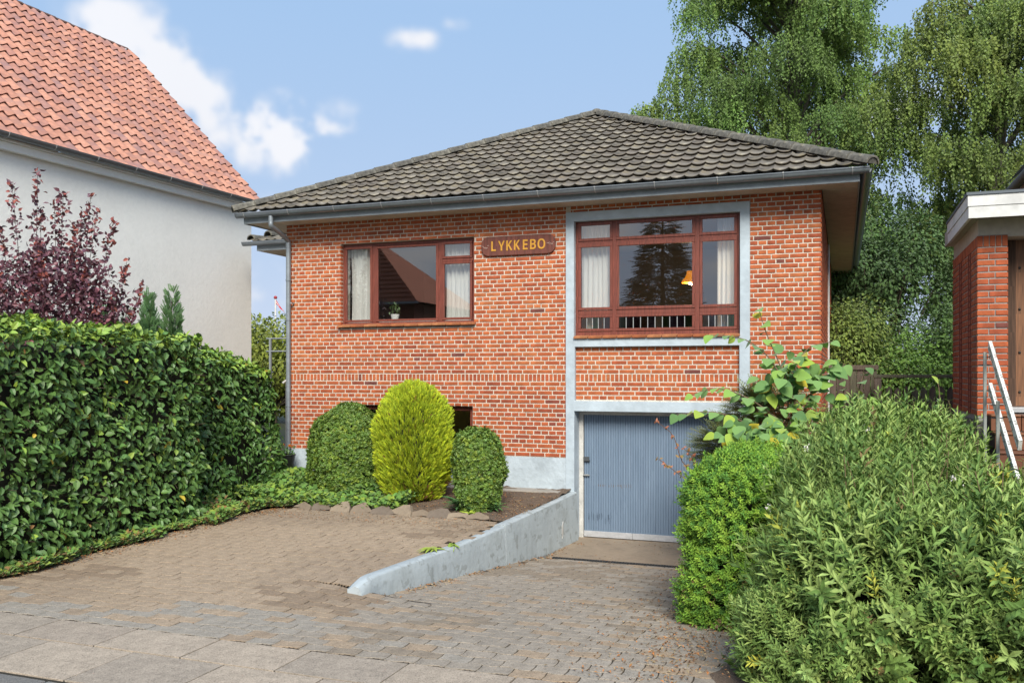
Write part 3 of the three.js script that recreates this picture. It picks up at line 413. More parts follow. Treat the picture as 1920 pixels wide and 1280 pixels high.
  for (const y of [4.18, 3.62, 2.95, 1.5]) mesh('pipe_collar', uvm(new THREE.CylinderGeometry(0.046, 0.046, 0.03, 14).translate(0.08, y, 0.065)), dpM, dp);
  mesh('pipe_bracket', merge([box(0.13, 0.16, 3.22, 3.24, 0.0, 0.07), box(0.11, 0.16, 3.22, 3.24, 0.055, 0.075)]), M.came, dp);

  // the hipped roof
  const roof = group('roof', house), AX = 4.3, AY = 7.12, AZ = -4.29, eY = 4.70, eZ = ov + 0.10, run = eZ - AZ, al = Math.atan2(AY - eY, run), SL = run / Math.cos(al), HWd = 4.9;
  const P = (u, v, n) => V(u, eY + v * Math.sin(al) + n * Math.cos(al), eZ - v * Math.cos(al) + n * Math.sin(al)), half = (v) => Math.max(0, HWd * (1 - v / SL));
  mesh('roof_deck', merge([poly([[AX - HWd + 0.05, eY - 0.03, eZ - 0.05], [AX + HWd - 0.05, eY - 0.03, eZ - 0.05], [AX, AY - 0.04, AZ], [AX, AY - 0.04, HD + 4.3], [AX - HWd, eY - 0.03, HD - 0.5], [AX + HWd, eY - 0.03, HD - 0.5]], [[0, 1, 2], [1, 5, 3, 2], [4, 0, 2, 3], [5, 4, 3]])]), std([0.12, 0.11, 0.10], { map: lichen, side: THREE.DoubleSide }), roof);
  mesh('eaves_board', box(AX - HWd + 0.06, AX + HWd - 0.06, 4.66, 4.72, eZ - 0.1, eZ - 0.02), std([0.13, 0.125, 0.11], { map: again(lichen, 0.7) }), roof);
  const tw = 0.195, gauge = 0.338, N = 8, R = rng(55), proto = (uvx) => tileGeo((u) => u, uvx);
  function tileGeo(mapU, ox, rowV) { // mapU clamps u at a given v for cut tiles; local u 0..tw, v along the slope
    const pos = [], at = (i, v, dn) => { const u = i / N * tw, k = 2 * i / N - 1, roll = 0.024 * k * k + (Math.abs(k) > 0.86 ? 0.004 : 0), lift = 0.047 * (1 - (v + 0.03) / 0.43); return [mapU(u, v), v, roll + lift + dn]; };
    for (const [v, dn] of [[0.035, -0.045], [-0.029, -0.005], [-0.026, 0.0], [0.4, 0]]) for (let i = 0; i <= N; i++) { const [u, vv, n] = at(i, v, dn); pos.push(V(u, n, -vv)); }
    const g = flat(grid(pos, N + 1, 4, true)); g.computeVertexNormals(); const p = g.attributes.position, uv = g.attributes.uv; for (let i = 0; i < p.count; i++) uv.setXY(i, p.getX(i) + ox, p.getZ(i) - p.getY(i) + ox * 1.7); g.index || 0; const nrm = g.attributes.normal; let flipN = 0; for (let i = 0; i < nrm.count; i++) flipN += nrm.getY(i); if (flipN < 0) { const idx = []; for (let i = 0; i < p.count; i += 3) { for (const arr of [p, uv]) { const s = arr.itemSize, b1 = (i + 1) * s, b2 = (i + 2) * s; for (let k = 0; k < s; k++) { const t = arr.array[b1 + k]; arr.array[b1 + k] = arr.array[b2 + k]; arr.array[b2 + k] = t; } } } g.computeVertexNormals(); }
    return g;
  }
  const shared = [0.1, 0.43, 0.77, 1.21].map((o) => proto(o)), tileM = [[0.45, 0.41, 0.355], [0.38, 0.345, 0.30], [0.49, 0.45, 0.39], [0.42, 0.375, 0.33]].map((c) => std(c, { map: lichen, bumpMap: speckB, bumpScale: 0.004, roughness: 0.95 }));
  const tiles = [], restT = [];
  for (let r = 0; r * gauge < SL - 0.1; r++) { const v = r * gauge; for (let k = -26; k < 26; k++) {
    const u = AX + k * tw, h0 = half(v), h1 = half(v + 0.36); if (u > AX + h0 - 0.02 || u + tw < AX - h0 + 0.02) continue;
    const cutIt = u < AX - h1 || u + tw > AX + h1; tiles.push({ u, v, cutIt, t: Math.floor(R() * 4), g: Math.floor(R() * 4), rx: (R() - 0.5) * 0.014, rz: (R() - 0.5) * 0.01, d: Math.hypot(u - 8.87, 12.4 + v * 0.9) + (cutIt ? 4 : 0) }); } }
  tiles.sort((a, b) => a.d - b.d);
  tiles.forEach((t, i) => {
    const g = t.cutIt ? tileGeo((u, v) => clamp(t.u + u, AX - half(clamp(t.v + v, 0, SL)), AX + half(clamp(t.v + v, 0, SL))) - t.u, t.g * 0.37) : shared[t.g], p = P(t.u, t.v, 0.012);
    if (i < 300) { const m = mesh('roof_tile', g, tileM[t.t], roof); m.position.copy(p); m.rotation.set(al + t.rx, 0, t.rz); }
    else { const o = new THREE.Object3D(); o.position.copy(p); o.rotation.set(al + t.rx, 0, t.rz); o.updateMatrix(); const c = tileM[t.t].color; restT.push(paint(g.clone().applyMatrix4(o.matrix), [c.r, c.g, c.b])); }
  });
  stuff(mesh('roof_tiling', merge(restT), std([1, 1, 1], { map: lichen, bumpMap: speckB, bumpScale: 0.004, vertexColors: true }), roof));
  // half-round hip tiles
  const hipG = (() => { const pos = [], a = 10; for (const [l, r] of [[-0.012, 0.088], [-0.012, 0.112], [0.0, 0.116], [0.40, 0.10]]) for (let k = 0; k <= a; k++) { const t = Math.PI * k / a; pos.push(V(Math.cos(t) * r, Math.sin(t) * r * 0.92 - 0.012, -l)); } return uvm(grid(pos, a + 1, 4, true)); })();
  const hipM = [[0.33, 0.32, 0.29], [0.28, 0.275, 0.255], [0.37, 0.36, 0.32]].map((c) => std(c, { map: again(lichen, 0.8), bumpMap: speckB, bumpScale: 0.004, side: THREE.DoubleSide }));
  for (const s of [-1, 1]) { const a = P(AX + s * (HWd + 0.02), -0.03, 0.06), b = V(AX, AY + 0.07, AZ), len = a.distanceTo(b), n = Math.round(len / 0.366); const dir = b.clone().sub(a).normalize();
    for (let i = 0; i < n; i++) { const m = mesh('hip_tile', hipG, hipM[Math.floor(R() * 3)], roof); m.position.copy(a).addScaledVector(dir, i * len / n); m.lookAt(m.position.clone().sub(dir)); m.rotateZ((R() - 0.5) * 0.05); }
    const capG = poly(Array.from({ length: 11 }, (_, k) => [Math.cos(Math.PI * k / 10) * 0.1, Math.sin(Math.PI * k / 10) * 0.095 - 0.012, 0]), [Array.from({ length: 11 }, (_, k) => k)]); const m = mesh('hip_end_cap', capG, hipM[1], roof); m.position.copy(a).addScaledVector(dir, 0.004); m.lookAt(m.position.clone().sub(dir)); }
  for (let i = 0; i < 6; i++) { const m = mesh('ridge_tile', hipG, hipM[i % 3], roof); m.position.set(AX, AY + 0.07, AZ - i * 0.36 - 0.02); m.rotation.y = 0; }
  const apex = mesh('apex_tile', uvm(new THREE.SphereGeometry(0.125, 12, 6, 0, Math.PI * 2, 0, Math.PI / 2).scale(1, 0.85, 1.1)), hipM[0], roof); apex.position.set(AX, AY + 0.05, AZ + 0.03);

  // rear wing: only its eaves look past the left corner
  const wing = group('rear_wing', house); wing.position.set(0, 0, -2.75);
  mesh('wing_wall', box(-1.75, -0.01, -0.3, 4.5, -4, 0), std([0.36, 0.10, 0.05], { map: speck }), wing);
  mesh('wing_soffit', box(-2.32, 0.0, 4.53, 4.545, -4.2, 0.36), M.soffit, wing); mesh('wing_fascia', rbox(-2.35, -0.5, 4.535, 4.665, 0.36, 0.382, 0.003), M.fascia, wing);
  const wg = mesh('wing_gutter', gut(2.1), M.zinc, wing); wg.position.set(-2.62, 4.70, 0.46);
  const wr = poly([[-2.5, 4.68, 0.45], [-0.4, 4.68, 0.45], [-0.4, 5.2, -0.7], [-1.3, 5.2, -0.7], [-2.5, 4.68, -4.2], [-1.3, 5.2, -3]], [[0, 1, 2, 3], [0, 3, 5, 4], [3, 2, 5]]); mesh('wing_roof', wr, M.tile, wing);
  for (let k = 0; k < 9; k++) { const m = mesh('roof_tile', shared[k % 4], tileM[k % 4], wing); m.position.set(-2.42 + k * tw, 4.70, 0.44); m.rotation.x = 0.42; }
  for (let k = 0; k < 3; k++) { const m = mesh('hip_tile', hipG, hipM[k % 3], wing), a = V(-2.46, 4.78, 0.42), dir = V(0.62, 0.3, -0.73).normalize(); m.position.copy(a).addScaledVector(dir, k * 0.36); m.lookAt(m.position.clone().sub(dir)); }
}

// ---------------------------------------------------------------- things on and behind the front wall
{
  const s = thing('name_sign', 'red-brown oval wooden sign with yellow letters reading LYKKEBO on the brick wall', 'sign', [4.194, 4.012, 0.0]);
  const w = 0.6, h = 0.142, sh = new THREE.Shape(); sh.moveTo(-w + 0.13, -h); sh.lineTo(w - 0.13, -h); sh.bezierCurveTo(w - 0.04, -h, w, -h * 0.6, w, 0); sh.bezierCurveTo(w, h * 0.6, w - 0.04, h, w - 0.13, h); sh.lineTo(-w + 0.13, h); sh.bezierCurveTo(-w + 0.04, h, -w, h * 0.6, -w, 0); sh.bezierCurveTo(-w, -h * 0.6, -w + 0.04, -h, -w + 0.13, -h);
  mesh('board', uvm(new THREE.ExtrudeGeometry(sh, { depth: 0.022, bevelEnabled: true, bevelSize: 0.007, bevelThickness: 0.007, bevelSegments: 2 }).translate(0, 0, 0.008)), std([0.19, 0.058, 0.040], { map: again(wood, 0.7), roughness: 0.7 }), s);
  const font = await new FontLoader().loadAsync('fonts/droid/droid_sans_regular.typeface.json'), ym = std([0.58, 0.29, 0.03], { roughness: 0.6 });
  const xs = [-0.445, -0.315, -0.185, -0.06, 0.075, 0.20, 0.335]; [...'LYKKEBO'].forEach((c, i) => { const g = new TextGeometry(c, { font, size: 0.145, depth: 0.006, curveSegments: 6, bevelEnabled: true, bevelSize: 0.0045, bevelThickness: 0.002, bevelSegments: 1 }); g.computeBoundingBox(); const b = g.boundingBox; g.translate(-(b.min.x + b.max.x) / 2, -(b.min.y + b.max.y) / 2, 0); const m = mesh('letter', g, ym, s); m.position.set(xs[i] + 0.05, 0.0, 0.036); m.scale.x = 0.92; });
  const pm = std([0.48, 0.36, 0.31]), R = rng(4); for (const d of [-1, 1]) for (let k = 0; k < 5; k++) { const a = V(d * (0.47 + k * 0.022), -0.01 + (R() - 0.5) * 0.05, 0.0375), b = a.clone().add(V(d * 0.03, (R() - 0.5) * 0.03, 0)); mesh('carved_flourish', tube([a, a.clone().lerp(b, 0.5).add(V(0, 0.008, 0)), b], 0.0035, 6, 4), pm, s); }
}
function curtain(x0, x1, y0, y1, z, folds, label, seed) {
  const pos = [], n = folds * 8, R = rng(seed), ph = R() * 6; for (let j = 0; j <= 6; j++) for (let i = 0; i <= n; i++) { const u = i / n, t = u * folds * 6.283 + ph + 0.5 * Math.sin(j * 0.7 + u * 5); pos.push(V(lerp(x0, x1, u) + 0.008 * Math.cos(t), lerp(y0, y1, j / 6), z + 0.028 * Math.sin(t) + 0.01 * Math.sin(t * 0.37 + 1))); }
  const c = mesh('curtain', grid(pos, n + 1, 7), M.curtain); tag(c, label, 'curtain', 'sheer window curtains');
  c.castShadow = true; return c;
}
curtain(1.13, 1.62, 2.9, 4.15, -0.24, 6, 'sheer curtain behind the narrow left light of the left window', 1);
curtain(2.86, 3.38, 2.9, 4.15, -0.24, 7, 'sheer curtain behind the right lights of the left window', 2);
curtain(5.14, 5.66, 2.66, 4.3, -0.22, 7, 'sheer curtain behind the left lights of the leaded window', 3);
curtain(7.16, 7.46, 2.66, 4.3, -0.22, 5, 'sheer curtain behind the right lights of the leaded window', 4);
{
  const l = thing('pendant_lamp', 'orange glass pendant lamp hanging behind the large pane of the leaded window', 'lamp', [6.64, 3.44, -1.15]);
  const sh = [[0.03, 0.22], [0.075, 0.215], [0.085, 0.15], [0.11, 0.10], [0.17, 0.04], [0.175, 0.0], [0.17, 0.0], [0.165, 0.035], [0.10, 0.09], [0.03, 0.12]].map(([a, b]) => new THREE.Vector2(a * 0.8, b * 0.85 + 0.02));
  mesh('lamp_shade', new THREE.LatheGeometry(sh, 24), new THREE.MeshStandardMaterial({ color: new THREE.Color().setRGB(0.75, 0.28, 0.02), roughness: 0.35, emissive: new THREE.Color().setRGB(0.75, 0.24, 0.02), emissiveIntensity: 0.55, side: THREE.DoubleSide }), l);
  mesh('cord', uvm(new THREE.CylinderGeometry(0.006, 0.006, 0.9, 6).translate(0, 0.66, 0)), M.black, l);
  mesh('bulb', new THREE.SphereGeometry(0.04, 12, 8).translate(0, 0.03, 0), new THREE.MeshStandardMaterial({ color: 0xffffff, emissive: new THREE.Color().setRGB(1, 0.75, 0.45), emissiveIntensity: 1.5 }), l);
  const p = new THREE.PointLight(new THREE.Color().setRGB(1, 0.7, 0.4), 1.2, 0, 2); p.position.set(0, -0.06, 0); p.castShadow = true; l.add(p);
  const v = thing('potted_plant', 'small plant in a white pot on the sill of the left window', 'potted plant', [1.93, 2.90, -0.26]);
  mesh('pot', new THREE.LatheGeometry([[0, 0], [0.05, 0], [0.06, 0.06], [0.075, 0.12], [0.07, 0.12], [0.055, 0.09], [0, 0.09]].map(([a, b]) => new THREE.Vector2(a, b)), 20), M.white, v);
  mesh('window_board', box(1.06, 3.44, 2.855, 2.897, -0.40, -0.17), M.white, house); mesh('window_board', box(5.09, 7.51, 2.60, 2.64, -0.40, -0.17), M.white, house);
  M._sill = v;
}

// ---------------------------------------------------------------- the neighbour on the left: white rendered house with a red pantile roof
{
  const t = thing('white_house', 'white rendered house with steep red clay tile roof behind the hedge', 'house', [-2.85, 0, -3.1], -0.0305);
  const LZ = 11.5, eY = 5.66, rise = 3.78, span = 3.72;   // local x to the left is negative, local z runs towards the street
  mesh('wall', merge([box(-0.42, -0.12, -0.3, 5.5, 0.08, LZ), box(-7.3, -0.42, -0.3, 5.5, 0.08, 0.38), box(-7.3, -0.42, -0.3, 5.5, LZ - 0.3, LZ), poly([[-7.3, 5.5, 0.1], [-0.13, 5.5, 0.1], [-span, eY + rise - 0.15, 0.1]], [[0, 1, 2], [2, 1, 0]])]), M.render, t).userData.label = 'white rendered wall';
  mesh('cornice', merge([box(-0.118, 0.0, 5.44, 5.56, 0.06, LZ), box(-0.118, 0.05, 5.562, 5.60, 0.06, LZ)]), M.render, t);
  const zn = std([0.22, 0.24, 0.25], { map: again(cloudy, 0.7), roughness: 0.45, metalness: 0.5, side: THREE.DoubleSide });
  const pos = []; for (const z of [0, LZ]) for (let k = 0; k <= 8; k++) { const a = Math.PI * k / 8; pos.push(V(0.115 + Math.cos(a) * -0.075, 5.665 - Math.sin(a) * 0.075, z)); }
  mesh('gutter', uvm(grid(pos, 9, 2)), zn, t);
  const ring = uvm(new THREE.TorusGeometry(0.078, 0.007, 4, 10, Math.PI).rotateX(Math.PI)); for (let i = 0; i < 13; i++) mesh('gutter_bracket', ring, M.came, t).position.set(0.115, 5.665, 0.25 + i * 0.83);
  const roof = group('roof', t), al = Math.atan2(rise, span), SL = Math.hypot(rise, span), tw = 0.208, rows = 17, gauge = SL / rows, N = 9, cols = Math.ceil(LZ / tw), R = rng(66);
  mesh('roof_deck', poly([[0.08, eY - 0.06, -0.02], [0.08, eY - 0.06, LZ], [-span, eY + rise - 0.05, LZ], [-span, eY + rise - 0.05, -0.02], [-7.6, eY - 0.06, -0.02], [-7.6, eY - 0.06, LZ]], [[0, 3, 2, 1], [3, 4, 5, 2]]), std([0.16, 0.06, 0.04], { side: THREE.DoubleSide }), roof);
  const geo = (ox) => { const pos = [], prof = (u) => 0.026 * Math.cos(2 * Math.PI * (u - 0.82)) + (u > 0.62 ? 0.012 * Math.sin(Math.PI * (u - 0.62) / 0.38) : 0);   // a trough and a roll
    for (const [v, dn] of [[0.03, -0.04], [-0.03, -0.006], [-0.026, 0.002], [gauge + 0.05, 0]]) for (let i = 0; i <= N; i++) { const u = i / N; pos.push(V(u * tw, prof(u) + 0.034 * (1 - v / gauge) + dn, -v)); }
    const g = flat(grid(pos, N + 1, 4)); const p = g.attributes.position, uv = g.attributes.uv; for (let i = 0; i < p.count; i++) uv.setXY(i, p.getX(i) + ox, p.getZ(i) - p.getY(i) + ox * 2.3); return g; };
  const gs = [0.05, 0.31, 0.62, 1.03, 1.4].map(geo), tint = [[0.56, 0.27, 0.19], [0.50, 0.24, 0.172], [0.59, 0.295, 0.21], [0.46, 0.225, 0.175], [0.42, 0.225, 0.19]], mats = tint.map((c) => std(c, { map: clay, bumpMap: speckB, bumpScale: 0.003, roughness: 0.85, side: THREE.DoubleSide }));
  // turn the tile so that its width runs along local -z and its length up the slope to -x
  const q = new THREE.Quaternion().setFromRotationMatrix(new THREE.Matrix4().makeBasis(V(0, 0, -1), V(Math.sin(al), Math.cos(al), 0), V(Math.cos(al), -Math.sin(al), 0)));
  const list = []; for (let r = 0; r < rows; r++) for (let k = 0; k < cols; k++) { const v = r * gauge, z = (k + 1) * tw - 0.05, x = 0.1 - v * Math.cos(al), y = eY - 0.03 + v * Math.sin(al); list.push({ x, y, z, r, k, d: Math.hypot(x - 11.2, y - 2, z - 16.3) + (z > 7.4 ? 50 : 0) }); }
  list.sort((a, b) => a.d - b.d); const rest = [];
  list.forEach((e, i) => { const gI = Math.floor(R() * 5), tI = R() < 0.12 ? 4 : Math.floor(R() * 4), o = new THREE.Object3D(); o.position.set(e.x, e.y + (R() - 0.5) * 0.006, e.z); o.quaternion.copy(q); o.rotateX((R() - 0.5) * 0.012); o.rotateY((R() - 0.5) * 0.012);
    if (i < 300) { const m = mesh('roof_tile', gs[gI], mats[tI], roof); m.position.copy(o.position); m.quaternion.copy(o.quaternion); } else { o.updateMatrix(); rest.push(paint(gs[gI].clone().applyMatrix4(o.matrix), tint[tI])); } });
  stuff(mesh('roof_tiling', merge(rest), std([1, 1, 1], { map: clay, bumpMap: speckB, bumpScale: 0.003, vertexColors: true, side: THREE.DoubleSide }), roof));
  const rp = []; for (const [l, r] of [[-0.01, 0.1], [0, 0.12], [0.42, 0.105]]) for (let k = 0; k <= 8; k++) { const a = Math.PI * k / 8; rp.push(V(Math.cos(a) * r, Math.sin(a) * r * 0.6, l)); } const rg = uvm(grid(rp, 9, 3)); const rdm = std([0.16, 0.085, 0.065], { map: clay, side: THREE.DoubleSide });
  for (let k = 0; k < 29; k++) mesh('ridge_tile', rg, rdm, roof).position.set(-span - 0.02, eY + rise + 0.0, 0.0 + k * 0.39);
}
// ---------------------------------------------------------------- the neighbour on the right: porch with brick side wall, door, steps and rails
{
  const t = thing('brick_porch', 'red brick house porch with flat white-edged roof at the right edge', 'porch', [10.21, 0, 2.235]);
  // local x to the right, z towards the street; pier front at z = 0, left face at x = 0
  const rows = []; for (let i = 0; i < 28; i++) rows.push(1.60 + i * 0.0665);
  const core = mesh('wall', merge([box(0.008, 0.285, 1.55, 3.52, -2.25, -0.008)]), std([0.42, 0.40, 0.37], { map: grain, bumpMap: grainB, bumpScale: 0.004 }), t);
  const front = []; rows.forEach((y, i) => { if (i < 27) { const a = i % 2 ? 0.112 : 0.172; front.push({ x0: 0, x1: a - 0.005, y0: y + 0.005, y1: y + 0.058 }, { x0: a + 0.005, x1: 0.293, y0: y + 0.005, y1: y + 0.058 }); } });
  for (let k = 0; k < 5; k++) front.push({ x0: k * 0.0586 + (k ? 0.004 : 0), x1: (k + 1) * 0.0586 - 0.004, y0: 3.40, y1: 3.515 });
  const redder = (R) => [3, 3, 2, 3, 1, 2, 4][Math.floor(R() * 7)]; layBricks(core, front, 300, null, 301, redder);
  const grooves = [[0.50, 0.555], [0.655, 0.71], [1.33, 1.385], [1.485, 1.54]], side = [];
  rows.forEach((y, i) => { if (i < 27) { const bands = [[0, 0.50], [0.56, 0.65], [0.715, 1.325], [1.39, 1.48], [1.545, 2.25]]; for (const [a, b] of bands) { if (b - a < 0.2) { side.push({ x0: a, x1: b, y0: y + 0.005, y1: y + 0.058 }); continue; } let u = a, k = i % 2; while (u < b - 0.03) { const e = Math.min(u + (k++ % 2 ? 0.12 : 0.24), b); side.push({ x0: u + 0.004, x1: e - 0.004, y0: y + 0.005, y1: y + 0.058 }); u = e; } } } });
  for (let k = 0; k < 34; k++) side.push({ x0: k * 0.066 + 0.004, x1: (k + 1) * 0.066 - 0.004, y0: 3.40, y1: 3.515 });
  { const tmp = new THREE.Group(); layBricks(tmp, side, 290, (r) => -r.x0, 303, redder); const m4 = new THREE.Matrix4().makeRotationY(-Math.PI / 2); // local u runs back along -z
    const faceM = new THREE.Matrix4().makeBasis(V(0, 0, -1), V(0, 1, 0), V(-1, 0, 0)); const hold = group('side_face', core);
    for (const c of [...tmp.children]) { c.updateMatrix(); c.removeFromParent(); const m = faceM.clone().multiply(c.matrix); if (m.determinant() < 0) c.geometry = c.geometry.clone(); m.decompose(c.position, c.quaternion, c.scale); core.add(c); } core.remove(hold); }
  mesh('groove_back', merge(grooves.map(([a, b]) => box(-0.004, 0.006, 1.6, 3.4, -b, -a))), std([0.20, 0.05, 0.03]), t);
  mesh('plinth', box(0.0, 0.30, -0.2, 1.552, -2.25, 0.0), std([0.24, 0.225, 0.20], { map: again(grain, 0.3), bumpMap: grainB, bumpScale: 0.01 }), t).userData.label = 'rough grey concrete plinth';
  mesh('lintel', merge([box(0.012, 0.29, 3.522, 3.70, -2.25, -0.006), box(0.29, 2.6, 3.5, 3.70, -0.25, -0.02)]), std([0.50, 0.45, 0.38], { map: again(cloudy, 0.9) }), t);
  const wm = std([0.78, 0.78, 0.76], { map: again(cloudy, 1.2), roughness: 0.6 }), ro = group('flat_roof', t);
  for (const [y0, y1, o] of [[3.66, 3.778, 0], [3.782, 3.895, 0.008]]) { mesh('fascia_board', box(-0.12 - o, 2.7, y0, y1, 0.30, 0.33 + o), wm, ro); mesh('fascia_board', box(-0.12 - o, -0.09, y0, y1, -1.62, 0.299), wm, ro); }
  mesh('roof_slab', box(-0.088, 2.7, 3.705, 3.88, -2.3, 0.298), std([0.45, 0.41, 0.36]), ro); mesh('roof_edging', box(-0.14, 2.7, 3.897, 3.925, -1.64, 0.352), std([0.10, 0.12, 0.14], { roughness: 0.6 }), ro);
  const door = group('front_door', t); mesh('door_leaf', box(0.42, 1.5, 1.70, 3.5, -0.42, -0.37), std([0.24, 0.105, 0.045], { map: again(wood, 0.45), roughness: 0.6 }), door); mesh('door_jamb', box(0.294, 0.42, 1.66, 3.5, -0.46, -0.34), std([0.10, 0.055, 0.035], { map: wood }), door); mesh('threshold', rbox(0.294, 1.6, 1.64, 1.695, -0.42, -0.02, 0.006), std([0.42, 0.43, 0.44], { metalness: 0.5, roughness: 0.5 }), door);
  const stud = uvm(new THREE.SphereGeometry(0.014, 8, 6)); for (const y of [1.85, 2.28, 2.75, 3.2]) for (const x of [0.46, 0.64, 0.82]) mesh('stud', stud, M.black, door).position.set(x, y, -0.368);
  mesh('inner_wall', box(0.29, 2.6, 1.5, 3.5, -0.7, -0.47), std([0.36, 0.09, 0.045], { map: speck }), t);
  mesh('house_wall', box(1.55, 6, -0.3, 4.95, -5.5, -2.26), std([0.36, 0.09, 0.045], { map: speck }), t);
  mesh('main_roof', poly([[1.12, 5.08, -5.6], [1.12, 5.08, 0.6], [4.5, 8, 0.6], [4.5, 8, -5.6]], [[0, 1, 2, 3], [3, 2, 1, 0]]), std([0.2, 0.2, 0.2], { map: lichen }), t);
  mesh('roof_gutter', tube([[1.09, 4.87, -5.63], [1.09, 4.87, -3], [1.09, 4.87, 0.6]], 0.07, 6, 12), std([0.13, 0.135, 0.14], { roughness: 0.6 }), t); mesh('eaves_box', box(1.17, 2.2, 4.80, 4.98, -5.6, 0.6), wm, t);
  // steps of brown clinker tiles, each tile a part
  const st = group('steps', t), tm = [[0.20, 0.075, 0.034], [0.16, 0.060, 0.030], [0.24, 0.095, 0.04]].map((c) => std(c, { map: again(cloudy, 0.4), roughness: 0.45 })), R = rng(17);
  for (let s = 0; s < 8; s++) { const y = 1.63 - s * 0.17, z = 0.02 + s * 0.27; mesh('step_core', box(0.10, 1.5, y - 0.165 - (s ? 0 : 0), y - 0.022, s ? -0.02 : -0.4, z + 0.245), std([0.06, 0.035, 0.025]), st); if (s > 5) continue;
    for (let k = 0; k < 5; k++) { const m = mesh('tread_tile', rbox(0.003, 0.277, -0.02, 0, 0, 0.275, 0.005), tm[Math.floor(R() * 3)], st); m.position.set(0.09 + k * 0.28, y, z); const n = mesh('riser_tile', rbox(0.003, 0.277, -0.145, -0.003, 0, 0.014, 0.004), tm[Math.floor(R() * 3)], st); n.position.set(0.09 + k * 0.28 - (s % 2) * 0.0, y - 0.022, z + 0.246); } }
  // railing
  const rl = thing('handrail', 'two peeling white wooden rails on metal posts beside the porch steps', 'railing', [10.25, 0, 2.7]);
  const peel = std([0.80, 0.79, 0.74], { map: tex(256, (u, v) => { const p = sstep(0.53, 0.60, pfbm(u, v, 18, 4, 201)); const k = 0.9 + 0.2 * (pfbm(u, v, 40, 2, 203) - 0.5); return [lerp(k, 0.22, p * 0.85), lerp(k, 0.20, p * 0.85), lerp(k, 0.16, p * 0.85)]; }, 0.42, true), bumpMap: cloudyB, bumpScale: 0.006 });
  for (const [ya, yb, za, zb, h] of [[2.34, 1.45, -0.02, 1.63, 0.10], [1.92, 1.13, 0.0, 1.55, 0.09]]) { const len = Math.hypot(yb - ya, zb - za), m = mesh('rail', rbox(-0.016, 0.016, -h / 2, h / 2, 0, len, 0.004), peel, rl); m.position.set(0.02, ya, za); m.rotation.x = Math.atan2(ya - yb, zb - za); }
  const pm = std([0.42, 0.44, 0.40], { map: again(cloudy, 0.3), roughness: 0.6, metalness: 0.2 });
  for (const [z, top, bot] of [[0.02, 2.27, 0.2], [0.82, 1.80, 0.0]]) mesh('post', rbox(-0.045, -0.015, bot, top, z - 0.018, z + 0.018, 0.004), pm, rl);
  for (const [z, y] of [[0.02, 2.22], [0.02, 2.14], [0.02, 1.88], [0.82, 1.76], [0.82, 1.64]]) mesh('bolt', uvm(new THREE.CylinderGeometry(0.006, 0.006, 0.11, 6).rotateZ(Math.PI / 2).translate(-0.035, y, z)), M.black, rl);
}
// ---------------------------------------------------------------- fences between the houses
{
  const wm = [[0.20, 0.155, 0.12], [0.15, 0.115, 0.09], [0.25, 0.20, 0.16], [0.19, 0.18, 0.12]].map((c) => std(c, { map: again(wood, 0.35), bumpMap: wood, bumpScale: 0.006 })), R = rng(23);
  const f = thing('board_fence', 'dark close-boarded wooden fence panel against the side of the brick house', 'fence', [8.68, 0.3, -1.9]);
  for (let k = 0; k < 7; k++) mesh('board', rbox(0, 0.092, 0, 1.80 + (R() - 0.5) * 0.03, -0.012, 0.012, 0.003), wm[Math.floor(R() * 4)], f).position.x = k * 0.098; mesh('top_rail', rbox(-0.02, 0.70, 1.80, 1.875, -0.035, 0.035, 0.004), wm[0], f); mesh('cross_rail', box(0, 0.69, 0.4, 0.48, -0.05, -0.014), wm[1], f); mesh('cross_rail', box(0, 0.69, 1.3, 1.38, -0.05, -0.014), wm[1], f);
  const p = thing('picket_fence', 'weathered picket fence with mossy top rail beside the porch', 'fence', [9.36, 0.3, -1.6]);
  for (let k = 0; k < 9; k++) mesh('picket', poly([[0, 0, 0.01], [0.085, 0, 0.01], [0.085, 1.5, 0.01], [0.0425, 1.56, 0.01], [0, 1.5, 0.01], [0, 0, -0.01], [0.085, 0, -0.01], [0.085, 1.5, -0.01], [0.0425, 1.56, -0.01], [0, 1.5, -0.01]], [[0, 1, 2, 3, 4], [9, 8, 7, 6, 5], [1, 6, 7, 2], [2, 7, 8, 3], [3, 8, 9, 4], [4, 9, 5, 0]]), wm[Math.floor(R() * 4)], p).position.set(0.11 + k * 0.118, (R() - 0.5) * 0.04, 0.05);
  for (const x of [0, 1.12]) mesh('post', rbox(x - 0.05, x + 0.05, 0, 1.70, -0.05, 0.05, 0.006), wm[2], p); mesh('top_rail', rbox(-0.06, 1.25, 1.68, 1.73, -0.05, 0.06, 0.008), wm[3], p); mesh('cross_rail', box(0, 1.12, 0.5, 0.58, 0.0, 0.038), wm[1], p); mesh('cross_rail', box(0, 1.12, 1.25, 1.33, 0.0, 0.038), wm[1], p);
}
